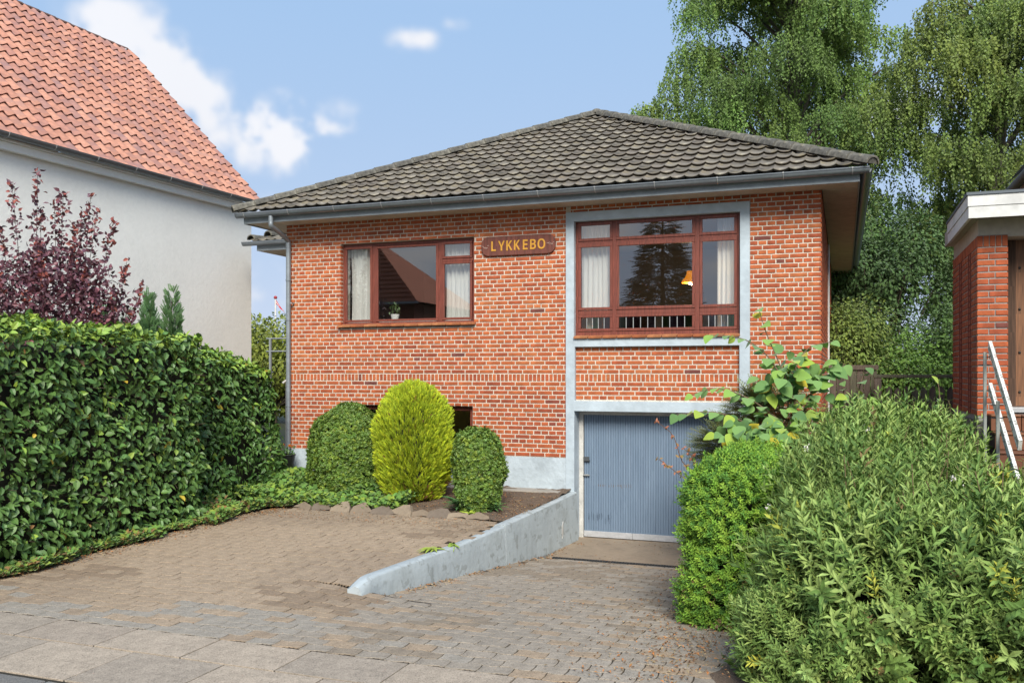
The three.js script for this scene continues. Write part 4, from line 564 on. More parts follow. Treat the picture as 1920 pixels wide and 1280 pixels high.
// ---------------------------------------------------------------- seen through the gap left of the house
{
  const rl = thing('stair_railing', 'pale stair railing behind the left corner of the brick house', 'railing', [-1.3, 0.3, -2.2]);
  const gm = std([0.55, 0.53, 0.50], { roughness: 0.6 }); mesh('rail', tube([[-0.1, 1.55, 0.3], [0.2, 1.85, 0.05], [0.5, 2.15, -0.2]], 0.024, 6, 8), gm, rl); for (let k = 0; k < 6; k++) mesh('baluster', uvm(new THREE.CylinderGeometry(0.011, 0.011, 1.9, 6).translate(-0.05 + k * 0.1, 0.68 + k * 0.1, 0.26 - k * 0.085)), std([0.12, 0.12, 0.13]), rl);
  const g = thing('terrace_railing', 'thin grey metal railing beyond the hedge beside the white house', 'railing', [-2.4, 0.3, -3.6]); const m2 = std([0.30, 0.33, 0.35], { metalness: 0.3, roughness: 0.5 });
  mesh('rail', tube([[-0.6, 2.5, 0], [0.3, 2.5, 0], [0.55, 2.5, 0]], 0.018, 4, 6), m2, g); mesh('rail', tube([[-0.6, 2.22, 0], [0.3, 2.22, 0], [0.8, 2.2, 0]], 0.018, 4, 6), m2, g); for (const x of [-0.5, 0.53, 0.8]) mesh('post', uvm(new THREE.BoxGeometry(0.045, x > 0.7 ? 2.2 : 2.5, 0.045).translate(x, x > 0.7 ? 1.1 : 1.25, 0)), m2, g);
  const p = thing('flagpole', 'distant white flagpole with a red and white pennant', 'flagpole', [-18, 0.3, -25.15]); mesh('pole', uvm(new THREE.CylinderGeometry(0.04, 0.06, 5.5, 8).translate(0, 2.75, 0)), M.white, p); mesh('finial', uvm(new THREE.SphereGeometry(0.09, 10, 8).translate(0, 5.52, 0)), std([0.35, 0.05, 0.06]), p);
  const fl = []; for (let j = 0; j <= 2; j++) for (let i = 0; i <= 8; i++) { const u = i / 8; fl.push(V(u * 0.55 + 0.04, 5.3 - u * 0.62 + (j - 1) * 0.10 * (1 - u) + 0.02 * Math.sin(u * 9), 0.03 * Math.sin(u * 7))); }
  mesh('pennant', grid(fl, 9, 3), std([0.50, 0.03, 0.045], { side: THREE.DoubleSide }), p); const st = []; for (let j = 0; j <= 1; j++) for (let i = 0; i <= 8; i++) { const u = i / 8; st.push(V(u * 0.5 + 0.04, 5.3 - u * 0.57 + (j - 0.5) * 0.055 * (1 - u) + 0.02 * Math.sin(u * 9), 0.03 * Math.sin(u * 7) + 0.006)); } mesh('pennant_stripe', grid(st, 9, 2), std([0.8, 0.8, 0.8], { side: THREE.DoubleSide }), p);
}

// ---------------------------------------------------------------- plants
function leaf(l, w, bend = 0.1, fold = 0.12, n = 2) { // grows along +z, upper side +y, folded at the midrib
  const v = [], f = []; const wid = (t) => w / 2 * Math.pow(Math.sin(Math.PI * Math.pow(t, 0.75)), 0.9);
  v.push([0, 0, 0]); for (let i = 1; i < n + 1; i++) { const t = i / (n + 1), y = -bend * l * t * t, a = wid(t); v.push([-a, y + fold * a, t * l], [0, y, t * l], [a, y + fold * a, t * l]); } v.push([0, -bend * l, l]);
  const e = v.length - 1; f.push([0, 2, 1], [0, 3, 2]); for (let i = 1; i < n; i++) { const p = 1 + (i - 1) * 3, q = p + 3; f.push([p, p + 1, q + 1, q], [p + 1, p + 2, q + 2, q + 1]); } const p = 1 + (n - 1) * 3; f.push([p, p + 1, e], [p + 1, p + 2, e]);
  return poly(v, f);
}
const _m = new THREE.Matrix4(), basis = (d, n) => { const z = d.clone().normalize(), x = n.clone().cross(z); if (x.lengthSq() < 1e-6) x.set(1, 0.1, 0).cross(z); x.normalize(); return new THREE.Matrix4().makeBasis(x, z.clone().cross(x), z); };
const put = (it) => { const m = basis(it.d, it.n); m.scale(V(it.s, it.s, it.s * (it.l || 1))); m.setPosition(it.p); return m; };
const dirR = (R) => { const z = R() * 2 - 1, a = R() * 6.2832, r = Math.sqrt(1 - z * z); return V(r * Math.cos(a), z, r * Math.sin(a)); };
const jit = (c, R, a = 0.25) => { const k = 1 + (R() - 0.5) * 2 * a, h = (R() - 0.5) * a * 0.6; return [c[0] * k * (1 + h), c[1] * k, c[2] * k * (1 - h)]; };
const leafMat = (o = {}) => phys([1, 1, 1], { roughness: 0.62, side: THREE.DoubleSide, ...o }), thinLeaf = (t = 0.35) => leafMat({ transmission: t, thickness: 0, roughness: 1 });
M.leaf = leafMat({ roughness: 0.5 }); M.leafMatt = leafMat({ roughness: 0.8 }); M.leafThin = thinLeaf(0.32);
function foliage(parent, name, geo, mat, items) { const im = new THREE.InstancedMesh(geo, mat, items.length), c = new THREE.Color(); items.forEach((it, i) => { im.setMatrixAt(i, put(it)); im.setColorAt(i, c.setRGB(...it.c)); }); im.name = name; parent.add(im); return stuff(im); }
function leafParts(parent, name, geos, cols, mat0, items, eye, n = 300) { // the n leaves that show largest become meshes, the rest is returned
  for (const it of items) { const to = eye.clone().sub(it.p), d = to.length(); it.q = Math.abs(it.n.dot(to) / d) * it.s * it.s / (d * d) * (it.vis ?? 1); } items.sort((a, b) => b.q - a.q);
  const mats = cols.map((c) => { const m = mat0.clone(); m.color.setRGB(...c); return m; }), inv = new THREE.Matrix4().copy(parent.matrixWorld).invert();
  for (const it of items.slice(0, n)) { let best = 0, bd = 9; cols.forEach((c, i) => { const d = Math.abs(c[0] - it.c[0]) + Math.abs(c[1] - it.c[1]); if (d < bd) { bd = d; best = i; } }); const m = mesh(name, geos[Math.floor(it.q * 1e7) % geos.length], mats[best], parent); put(it).decompose(m.position, m.quaternion, m.scale); }
  return items.slice(n);
}
const eye = V(8.87, 2.07, 12.87);
function onBox(R, b, rad, faces = 'xXYzZ') { // a point and a normal on a rounded box [x0,x1,y0,y1,z0,z1]
  const [x0, x1, y0, y1, z0, z1] = b, A = { x: (y1 - y0) * (z1 - z0), X: (y1 - y0) * (z1 - z0), Y: (x1 - x0) * (z1 - z0), z: (y1 - y0) * (x1 - x0), Z: (y1 - y0) * (x1 - x0) }; let t = 0; for (const f of faces) t += A[f]; let r = R() * t, f = faces[0]; for (const k of faces) { if ((r -= A[k]) < 0) { f = k; break; } }
  const p = V(lerp(x0, x1, R()), lerp(y0, y1, R()), lerp(z0, z1, R())); if (f === 'x') p.x = x0; if (f === 'X') p.x = x1; if (f === 'Y') p.y = y1; if (f === 'z') p.z = z0; if (f === 'Z') p.z = z1;
  const q = V(clamp(p.x, x0 + rad, x1 - rad), clamp(p.y, y0 - 1, y1 - rad), clamp(p.z, z0 + rad, z1 - rad)), n = p.clone().sub(q).normalize(); return { p: q.addScaledVector(n, rad), n };
}
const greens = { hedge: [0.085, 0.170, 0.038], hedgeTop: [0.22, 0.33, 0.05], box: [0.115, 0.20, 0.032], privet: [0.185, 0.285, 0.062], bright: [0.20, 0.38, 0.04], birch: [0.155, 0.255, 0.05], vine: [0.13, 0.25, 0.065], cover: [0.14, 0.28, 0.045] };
function hedge(name, label, b, rad, count, seed, size, faces, grp) {
  const R = rng(seed), t = thing(name, label, 'hedge', [(b[0] + b[1]) / 2, b[2], (b[4] + b[5]) / 2], 0, grp); t.updateMatrixWorld(); const off = t.position, items = [];
  const core = new RoundedBoxGeometry(b[1] - b[0] - 0.34, b[3] - b[2] - 0.2, b[5] - b[4] - 0.34, 3, Math.max(0.02, rad * 0.8)).translate(0, (b[3] - b[2]) / 2 - 0.1, 0); mesh('shade_core', uvm(core), std([0.020, 0.020, 0.010]), t);  // near-black filler body: shade between the leaves put into its colour
  for (let i = 0; i < count; i++) { const { p, n } = onBox(R, b, rad, faces), w = fbm3(p.x * 2.3, p.y * 2.3, p.z * 2.3, 3) - 0.5, top = clamp(n.y, 0, 1), gap = noise3(p.x * 5 + 3, p.y * 5, p.z * 5);
    if (gap < 0.27 && top < 0.5 && R() < 0.75) continue;
    p.addScaledVector(n, w * 0.26 - 0.13 * R() * R() + (R() < 0.03 ? 0.06 : 0)); if (p.y < b[2] + 0.05 && R() < 0.5) continue;
    const d = n.clone().multiplyScalar(0.35).add(V(0, -0.55 + top * 0.6, 0)).add(dirR(R).multiplyScalar(0.75)), nn = n.clone().multiplyScalar(0.9).add(V(0, 0.55, 0)).add(dirR(R).multiplyScalar(0.55)).normalize(); const topLit = top > 0.4 ? R() < 0.75 : R() < 0.05, dry = R() < 0.009;  // top leaves mostly take the paler green, skylight put into their colour
    items.push({ p: p.sub(off), d, n: nn, s: size * (0.5 + R() * 0.85), c: jit(dry ? (R() < 0.5 ? [0.26, 0.15, 0.06] : [0.42, 0.33, 0.04]) : topLit ? greens.hedgeTop : greens.hedge, R, 0.3) }); }
  return { t, items, R };
}
const hedgeLeaf = [leaf(1, 0.62, 0.16, 0.35), leaf(1, 0.56, 0.28, 0.5), leaf(1, 0.66, 0.05, 0.2)];
const leafCols = [[0.06, 0.125, 0.03], [0.085, 0.17, 0.038], [0.105, 0.20, 0.045], [0.18, 0.28, 0.05], [0.24, 0.35, 0.055], [0.42, 0.33, 0.04], [0.26, 0.15, 0.06]];
{
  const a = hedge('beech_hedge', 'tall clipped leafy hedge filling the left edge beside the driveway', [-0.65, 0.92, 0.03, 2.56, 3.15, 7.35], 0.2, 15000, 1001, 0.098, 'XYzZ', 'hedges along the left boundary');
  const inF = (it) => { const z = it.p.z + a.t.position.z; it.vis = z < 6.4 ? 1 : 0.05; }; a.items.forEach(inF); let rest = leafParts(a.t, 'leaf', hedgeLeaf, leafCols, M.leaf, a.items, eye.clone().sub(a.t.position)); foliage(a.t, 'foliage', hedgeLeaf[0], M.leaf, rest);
  const tw = []; for (let i = 0; i < 240; i++) { const y = 0.3 + a.R() * 2, z = 3.3 + a.R() * 3.2, x = 0.68 + a.R() * 0.2; tw.push(limb([[x - 0.3, y - 0.1, z], [x - 0.05, y, z + (a.R() - 0.5) * 0.2], [x + 0.12, y + (a.R() - 0.5) * 0.2, z + (a.R() - 0.5) * 0.4]], 0.006, 0.003, 3, 4)); } const tg = mesh('twigs', merge(tw), std([0.10, 0.075, 0.05]), a.t); tg.geometry.translate(-a.t.position.x, -a.t.position.y, -a.t.position.z); stuff(tg);
  const b = hedge('climber_hedge', 'shaggy dark green hedge between the clipped hedge and the downpipe', [-0.85, 0.40, 0.15, 2.44, 0.62, 2.80], 0.40, 9500, 1002, 0.092, 'XYzZ', 'hedges along the left boundary'); b.items.forEach((it) => { const p = it.p.clone().add(b.t.position); it.p.addScaledVector(V(1, 0.4, 0), 0.22 * (fbm3(p.x * 1.6, p.y * 1.6, p.z * 1.6, 3) - 0.5)); if (p.y > 0.9) it.p.y -= (p.y - 0.9) * 0.22 * sstep(2.6, 0.5, p.z); it.p.x += 0.1 * Math.sin(p.y * 2.2 + 0.3) * sstep(3.2, 1.2, p.z); it.c = it.c.map((v, i) => v * (i === 1 ? 0.92 : 0.85)); });
  rest = leafParts(b.t, 'leaf', hedgeLeaf, leafCols, M.leaf, b.items, eye.clone().sub(b.t.position), 200); foliage(b.t, 'foliage', hedgeLeaf[1], M.leaf, rest);
}
function tuft(n, l, w, seed, spread = 0.9) { const R = rng(seed), g = []; for (let i = 0; i < n; i++) { const a = i * 2.4, e = 0.25 + 0.6 * R(), d = V(Math.cos(a) * spread, e, Math.sin(a) * spread), lf = leaf(l, w, 0.1, 0.3, 1); lf.applyMatrix4(basis(d, V(0, 1, 0))); lf.translate(0, i / n * l * 0.9, 0); g.push(lf); } return merge(g); } // a shoot tip: leaves round an axis along +y
const turnY = (g) => g.rotateX(Math.PI / 2); // shoot axis to +z
function topiary(name, label, pos, R0, prof, H, count, seed, geo, mat, colour, squash = 1) {
  const R = rng(seed), t = thing(name, label, 'bush', pos); const core = []; for (let i = 0; i <= 12; i++) core.push(new THREE.Vector2(Math.max(0.001, prof(i / 12) * R0 * 0.86), i / 12 * H * 0.94 + 0.03)); mesh('shade_core', new THREE.LatheGeometry(core, 24), std([0.022, 0.026, 0.010]), t);  // near-black inner body, coloured as the shade inside the bush
  const items = []; for (let i = 0; i < count; i++) { const k = R(), a = R() * 6.2832, tt = 1 - Math.pow(k, 1.15), r = prof(tt) * R0, dr = (prof(Math.min(1, tt + 0.03)) - prof(Math.max(0, tt - 0.03))) * R0 / (0.06 * H); const n = V(Math.cos(a), -dr * 0.8, Math.sin(a)).normalize(), p = V(Math.cos(a) * r, tt * H, Math.sin(a) * r); const w = fbm3((p.x + pos[0]) * 4, p.y * 4, (p.z + pos[2]) * 4, 3) - 0.5, w1 = noise3((p.x + pos[0]) * 1.7, p.y * 1.7, (p.z + pos[2]) * 1.7) - 0.5; p.addScaledVector(n, w * 0.15 * squash + w1 * 0.12 - R() * R() * 0.08 + (R() < 0.02 ? 0.03 : 0)); items.push({ p, n, w, a, ...colour(R, n, p, tt) }); }
  return { t, items, R, geo, mat };
}
{
  const boxG = turnY(tuft(9, 0.026, 0.015, 5)); const egg = (t) => Math.pow(Math.max(0, 1 - Math.pow(Math.abs(t * 2 - 0.86) / 1.16, 2.6)), 0.45) * (t < 0.1 ? 0.75 + 2.5 * t : 1);
  const doBox = (name, label, pos, r, H, count, seed, prof) => { const o = topiary(name, label, pos, r, prof, H, count, seed, boxG, M.leaf, (R, n) => ({ s: 0.8 + R() * 0.75, c: jit(R() < 0.2 ? [0.20, 0.28, 0.035] : greens.box, R, 0.3) })); o.items.forEach((it) => { it.d = it.n.clone().add(V(0, 0.35, 0)).add(dirR(o.R).multiplyScalar(0.6)); it.n = dirR(o.R); }); foliage(o.t, 'foliage', boxG, M.leaf, o.items); mesh('trunk', limb([[0, -0.15, 0], [0.02, 0.2, 0], [0, 0.4, 0]], 0.03, 0.02, 4, 6), std([0.10, 0.07, 0.05]), o.t); };
  doBox('box_bush', 'rounded dark green box bush left of the yellow thuja', [1.76, 0.20, 0.95], 0.56, 1.36, 11000, 41, (t) => (t > 0.35 ? Math.pow(Math.max(0, 1 - Math.pow((t - 0.35) / 0.65, 2.4)), 0.5) : 0.80 + 0.20 * Math.sin(t / 0.35 * Math.PI / 2)));
  doBox('box_bush', 'small clipped box bush right of the yellow thuja', [4.14, 0.17, 1.5], 0.36, 1.07, 6500, 43, (t) => (t > 0.6 ? Math.pow(Math.max(0, 1 - Math.pow((t - 0.6) / 0.4, 2.8)), 0.5) : 0.68 + 0.32 * Math.sin(t / 0.6 * Math.PI / 2)));
  // golden thuja: flat upright sprays
  const spray = (seed) => { const R = rng(seed), g = []; for (let k = 0; k < 9; k++) { const u = k / 8, s = k % 2 ? 1 : -1, a = s * (0.5 - u * 0.3), st = leaf(0.052 - u * 0.014, 0.011, 0.0, 0.5, 1); st.rotateX(-Math.PI / 2).rotateZ(-a); st.translate(0, 0.012 * k, (R() - 0.5) * 0.01); g.push(st); } const tip = leaf(0.045, 0.012, 0, 0.5, 1).rotateX(-Math.PI / 2).translate(0, 0.09, 0); g.push(tip); return turnY(merge(g)); };
  const sg = spray(3), o = topiary('golden_thuja', 'egg-shaped yellow-green thuja in front of the brick wall', [2.97, 0.2, 1.12], 0.545, (t) => (t > 0.42 ? Math.pow(Math.max(0, 1 - Math.pow((t - 0.42) / 0.58, 3.0)), 0.5) : 0.66 + 0.34 * Math.sin(t / 0.42 * Math.PI / 2)) * 0.97, 1.66, 17000, 47, sg, M.leafMatt, (R, n, p, t) => ({ s: 0.55 + R() * 0.5, c: jit(R() < (t < 0.16 ? 0.16 : 0.012) ? [0.20, 0.10, 0.03] : R() < 0.45 ? [0.46, 0.54, 0.02] : [0.33, 0.43, 0.02], R, 0.22) }), 1.25);
  o.items.forEach((it) => { const out = it.n.clone(); it.d = V(0, 0.8, 0).addScaledVector(out, 0.6).add(dirR(o.R).multiplyScalar(0.4)); it.n = out.clone().cross(V(0, 1, 0)).add(dirR(o.R).multiplyScalar(0.9)); }); foliage(o.t, 'foliage', sg, M.leafMatt, o.items); mesh('trunk', limb([[0, -0.15, 0], [0.02, 0.2, 0], [0, 0.4, 0]], 0.04, 0.03, 4, 6), std([0.12, 0.07, 0.045]), o.t);
}
{ // ground cover in the bed and along the hedge foot, weeds and litter
  const R = rng(61), items = [], lg = leaf(1, 0.75, 0.2, 0.3), g = new THREE.Group(); g.name = 'ground_cover'; stuff(g);
  const add = (x, z, hgt, c, s) => { const y = leftH(z) + 0.02 + hgt; items.push({ p: V(x, y, z), d: V(R() - 0.5, 0.15 + 0.3 * R(), R() - 0.5), n: V((R() - 0.5) * 0.9, 1, (R() - 0.5) * 0.9 + 0.3), s, c }); };
  for (let i = 0; i < 9500; i++) { const x = -0.3 + R() * 3.5, z = 0.25 + R() * 1.8, e = noise3(x * 2.2, 7, z * 2.2); if (x > 2.65 + 0.7 * e || e < 0.16) continue; const yellow = R() < 0.25 + (z > 1.5 ? 0.2 : 0); add(x, z, (0.03 + 0.20 * e) * Math.pow(R(), 0.7) * (x < 1.2 ? 1.5 : 1), jit(yellow ? [0.24, 0.36, 0.04] : greens.cover, R, 0.3), 0.05 + R() * 0.05); }
  for (let i = 0; i < 9500; i++) { const z = 2 + R() * 4.9, w = 1.05 - (z - 4) * 0.12, x = w + 0.20 - R() * R() * 0.9 - 0.06 + 0.30 * (noise3(z * 2.5, 1, 3) - 0.5), e = noise3(x * 3, 2, z * 3); if (e < 0.26) continue; const k = R(); add(x, z, 0.16 * e * R() * (z < 3.6 ? 1.3 : 0.7), jit(k < 0.14 ? [0.30, 0.16, 0.05] : k < 0.5 ? [0.24, 0.32, 0.04] : greens.cover, R, 0.3), 0.03 + R() * 0.05); }
  scene.add(foliage(scene, 'ground_cover', lg, M.leafThin, items)); scene.getObjectByName('ground_cover').userData.label = 'low leafy ground cover in the bed and along the hedge foot'; 
  // weeds at the foot of the small box bush and on the wall
  const w1 = (name, label, pos, n, len, wd, col, seed, up = 0.6) => { const r = rng(seed), t = thing(name, label, 'weed', pos); const it = []; for (let i = 0; i < n; i++) { const a = r() * 6.28; it.push({ p: V((r() - 0.5) * len * 0.5, r() * len * 0.3, (r() - 0.5) * len * 0.5), d: V(Math.cos(a), up * (0.4 + r()), Math.sin(a)), n: V(0, 1, 0.2), s: len * (0.6 + 0.6 * r()), c: jit(col, r, 0.2) }); } const gg = leaf(1, wd, 0.5, 0.3, 3); it.forEach((q) => { const m = mesh('leaf', gg, (w1.m ??= {})[col] ??= std(col, { side: THREE.DoubleSide, roughness: 0.6 }), t); put(q).decompose(m.position, m.quaternion, m.scale); }); };
  w1('weed', 'feathery weed at the foot of the small box bush', [4.0, 0.19, 1.72], 46, 0.26, 0.14, [0.07, 0.16, 0.05], 71, 0.9); w1('weed', 'feathery weed right of the small box bush foot', [4.42, 0.17, 1.62], 34, 0.22, 0.14, [0.08, 0.17, 0.05], 72, 1.0);
  w1('weed', 'pale yellow-green seedling between edging stones', [4.22, 0.16, 2.02], 11, 0.14, 0.5, [0.30, 0.38, 0.04], 73, 0.7); w1('weed', 'dandelion rosette on the wall top', [4.62, 0.085, 3.95], 16, 0.15, 0.3, [0.26, 0.34, 0.045], 74, 0.25); w1('weed', 'small dandelion further up the wall top', [4.72, 0.09, 3.62], 12, 0.12, 0.3, [0.22, 0.32, 0.045], 75, 0.25);
  // dry leaf litter
  const dry = []; const flake = leaf(1, 0.5, 0.3, 0.6, 1), dl = (x, y, z, s) => dry.push({ p: V(x, y + 0.006 + R() * 0.012, z), d: V(R() - 0.5, 0.2 * (R() - 0.5), R() - 0.5), n: V(R() - 0.5, 1.2, R() - 0.5), s, c: jit(R() < 0.35 ? [0.34, 0.15, 0.05] : R() < 0.5 ? [0.30, 0.22, 0.12] : [0.17, 0.105, 0.06], R, 0.35) });
  for (let i = 0; i < 700; i++) { const z = 0.2 + R() * 5.3, x = wallX(z) + 0.02 + R() * R() * 0.22; if (noise3(z * 4, 1, 7) > 0.38) dl(x, rampH(z), z, 0.012 + R() * 0.03); }
  for (let i = 0; i < 4500; i++) { const z = -0.2 + R() * 5.3, x = 5.3 + R() * 2.5, e = noise3(x * 1.7, 3, z * 1.7); if (e > 0.54 && R() < (x - 5) * 0.4) dl(x, rampH(z), z, 0.01 + R() * 0.025); }
  for (let i = 0; i < 1100; i++) { const z = 1.9 + R() * 0.9, x = 1.3 + R() * 3.4; dl(x, leftH(z), z, 0.01 + R() * 0.022); } for (let i = 0; i < 500; i++) { const z = 2.5 + R() * 4.5, x = 1.2 + R() * 6.5; dl(x, surfH(x, z), z, 0.008 + R() * 0.012); }
  for (let i = 0; i < 2200; i++) { const z = 0.3 + R() * 1.75, x = 3.0 + R() * 2.0; dl(Math.min(x, wallX(z) - 0.12), leftH(z) + 0.01, z, 0.012 + R() * 0.025); } for (let i = 0; i < 3600; i++) { const z = 1.0 + R() * 6.0, x = 7.75 + R() * 0.5 - R() * R() * 1.1; dl(x, x > 7.9 ? rampH(z) + 0.1 : rampH(z), z, 0.01 + R() * 0.03); }
  for (let i = 0; i < 1500; i++) { const z = 2.1 + R() * 4.9, x = 1.05 - (z - 4) * 0.12 + 0.05 + R() * R() * 0.4; dl(x, leftH(z), z, 0.012 + R() * 0.03); }
  const d = foliage(scene, 'leaf_litter', flake, M.leafMatt, dry); d.userData.label = 'dry brown leaf litter on the paving and bed';
}
{ // flower pot by the downpipe
  const t = thing('flower_pot', 'black flower pot with orange marigolds on a dark stand by the downpipe', 'flower pot', [0.24, 0.32, 0.32]); const L = (p) => new THREE.LatheGeometry(p.map(([a, b]) => new THREE.Vector2(a, b)), 20);
  mesh('stand', merge([uvm(new THREE.CylinderGeometry(0.19, 0.19, 0.03, 24).translate(0, 0.10, 0)), uvm(new THREE.CylinderGeometry(0.12, 0.14, 0.2, 16).translate(0, 0.0, 0))]), M.black, t); mesh('pot', L([[0, 0.116], [0.085, 0.116], [0.125, 0.37], [0.135, 0.37], [0.135, 0.385], [0.118, 0.385], [0.11, 0.35], [0, 0.35]]), M.black, t);
  const R = rng(9), pet = leaf(0.034, 0.02, 0.2, 0.2, 1), om = [[0.75, 0.18, 0.01], [0.85, 0.36, 0.01], [0.60, 0.10, 0.01]].map((c) => std(c, { side: THREE.DoubleSide })); [[-0.06, 0.53, 0.03, 0], [0.07, 0.52, 0.05, 1], [-0.09, 0.45, 0.08, 2], [0.02, 0.49, -0.05, 0]].forEach(([x, y, z, k]) => { const g = []; for (let i = 0; i < 36; i++) { const a = i * 2.4, e = i / 36; g.push(pet.clone().applyMatrix4(basis(V(Math.cos(a), 0.1 + e * 1.6, Math.sin(a)), V(0, 1, 0))).translate(0, e * 0.012, 0)); } mesh('flower', merge(g), om[k], t).position.set(x, y, z); });
  const lf = []; for (let i = 0; i < 110; i++) lf.push({ p: V((R() - 0.5) * 0.2, 0.36 + R() * 0.14, (R() - 0.5) * 0.2), d: dirR(R), n: V(0, 1, 0), s: 0.05 + R() * 0.03, c: jit([0.07, 0.15, 0.04], R) }); foliage(t, 'foliage', leaf(1, 0.4), M.leaf, lf);
  const v = M._sill, pl = []; for (let i = 0; i < 90; i++) pl.push({ p: V((R() - 0.5) * 0.16, 0.14 + R() * 0.16, (R() - 0.5) * 0.12), d: dirR(R), n: V(0, 1, 0), s: 0.06, c: jit([0.09, 0.14, 0.05], R) }); foliage(v, 'foliage', leaf(1, 0.4), M.leaf, pl);
}
function sprig(n, len, l, w, seed, tip = true, droop = 0.15) { // a shoot along +z with pairs of leaves
  const R = rng(seed), g = []; for (let k = 0; k < n; k++) { const u = (k + 0.4) / n, a = k * 1.57 + R() * 0.4, sc = 0.65 + 0.6 * Math.sin(Math.PI * (0.25 + u * 0.6)); for (const s of [0, Math.PI]) { const d = V(Math.cos(a + s), 0, Math.sin(a + s)).multiplyScalar(0.85); d.set(d.x, d.z, 0.55 + u * 0.5); g.push(leaf(l * sc, w * sc, droop, 0.35, 1).applyMatrix4(basis(d, V(0, 0, 1))).translate(0, 0, u * len)); } } if (tip) g.push(leaf(l * 0.7, w * 0.7, 0, 0.4, 1).translate(0, 0, len)); const st = uvm(new THREE.CylinderGeometry(0.0012, 0.0022, len, 3, 1, true).rotateX(Math.PI / 2).translate(0, 0, len / 2)); g.push(st); return merge(g);
}
{ // privet on the right: a large loose hedge, and a small bright one before it
  const R = rng(81), pt = thing('privet_hedge', 'large loose grey-green privet hedge filling the lower right corner', 'hedge', [9.4, 0, 4.8]); pt.updateMatrixWorld(); const off = pt.position, items = [];
  const gs = [sprig(7, 0.16, 0.044, 0.013, 3), sprig(8, 0.2, 0.046, 0.0135, 4), sprig(6, 0.13, 0.042, 0.0135, 5)];
  const sample = (b, rad, n, faces, tall) => { for (let i = 0; i < n; i++) { const { p, n: nn } = onBox(R, b, rad, faces); p.y = lerp(p.y, p.y * (1.0 + 0.34 * sstep(6.3, 2.2, p.z)), sstep(0.4, 1.2, p.y)); const top = clamp(nn.y, 0, 1), w = fbm3(p.x * 1.7, p.y * 1.7, p.z * 1.7, 3) - 0.5; p.addScaledVector(nn, w * 0.62 - 0.24 * R() * R()); if (noise3(p.x * 4.2 + 7, p.y * 4.2, p.z * 4.2) < 0.15) continue; if (p.y < rampH(p.z) - 0.1) continue;
    const d = nn.clone().multiplyScalar(0.75).add(V(0, 0.55 + top * 0.5, 0)).add(dirR(R).multiplyScalar(0.45)); const k = R(), c = k < 0.006 ? [0.22, 0.16, 0.06] : k < 0.022 ? [0.36, 0.38, 0.05] : k < 0.33 ? [0.28, 0.385, 0.105] : k < 0.60 ? [0.10, 0.185, 0.036] : greens.privet; items.push({ p: p.clone().sub(off), d, n: dirR(R), s: (0.6 + R() * 0.6) * (tall && R() < 0.14 ? 1.8 : 1), c: jit(c, R, 0.2) }); } };
  sample([8.44, 10.1, -0.3, 1.10, 1.9, 7.0], 0.5, 14500, 'xYZ', true); sample([9.6, 11.9, -0.2, 1.05, 4.75, 7.0], 0.5, 8000, 'XYZz', true); sample([8.30, 9.0, -0.5, 0.55, 5.3, 7.08], 0.3, 2600, 'xYZ', false);
  mesh('shade_core', merge([uvm(new RoundedBoxGeometry(1.25, 1.2, 4.3, 3, 0.4).translate(9.32, 0.22, 4.3)), uvm(new RoundedBoxGeometry(2.2, 1.1, 1.7, 3, 0.4).translate(10.75, 0.32, 5.8))]).translate(-off.x, -off.y, -off.z), std([0.022, 0.03, 0.012]), pt);  // added dark bodies, coloured as the shade deep in the hedge
  const cols = [[0.10, 0.185, 0.036], [0.185, 0.285, 0.062], [0.28, 0.385, 0.105], [0.145, 0.24, 0.048]]; const rest = leafParts(pt, 'sprig', gs, cols, M.leafMatt, items, eye.clone().sub(off)); const A = [], B = [], C = []; rest.forEach((it, i) => [A, B, C][i % 3].push(it)); [A, B, C].forEach((l, i) => foliage(pt, 'foliage', gs[i], M.leafMatt, l));
  const shoots = [], sl = []; for (let i = 0; i < 150; i++) { const z = 2.2 + R() * 4.5, x = 8.65 + R() * (z > 4.8 ? 2.8 : 1.35), y0 = 0.75 + 0.3 * sstep(6.3, 2.2, z), h = 0.35 + R() * 0.4, e = V(x + (R() - 0.5) * 0.3, y0 + h, z + (R() - 0.5) * 0.3), c = new THREE.CatmullRomCurve3([V(x, y0, z), V(lerp(x, e.x, 0.4), y0 + h * 0.55, lerp(z, e.z, 0.4)), e]); shoots.push(tube(c.points, 0.0035, 4, 4)); for (let k = 0; k < 9; k++) { const u = 0.35 + k * 0.08, P = c.getPoint(Math.min(1, u)); for (const s of [0, 3.14]) sl.push({ p: P.clone().sub(off), d: V(Math.cos(k * 1.6 + s), 0.55, Math.sin(k * 1.6 + s)), n: V(0, 1, 0), s: 0.05 + R() * 0.015, c: jit(R() < 0.5 ? [0.30, 0.43, 0.09] : greens.privet, R, 0.2) }); } } stuff(mesh('shoots', merge(shoots).translate(-off.x, -off.y, -off.z), std([0.16, 0.12, 0.06]), pt)); foliage(pt, 'shoot_leaves', leaf(1, 0.3, 0.2, 0.35), M.leafMatt, sl);
  const fl = []; for (const [x, y, z] of [[8.35, 0.95, 6.05], [9.05, 1.5, 5.1], [9.6, 1.2, 5.9], [9.65, 1.18, 5.95], [8.6, 1.35, 5.4]]) for (let k = 0; k < 14; k++) { const m = leaf(0.022, 0.014, 0.2, 0.2, 1).applyMatrix4(basis(dirR(R), V(0, 1, 0))).translate(x + (R() - 0.5) * 0.03, y + 0.12 + (R() - 0.5) * 0.04, z + (R() - 0.5) * 0.03); fl.push(m); } const f = mesh('blossom', merge(fl).translate(-off.x, -off.y, -off.z), std([0.8, 0.75, 0.68], { side: THREE.DoubleSide }), pt); f.userData.label = 'small cream blossom'; stuff(f);
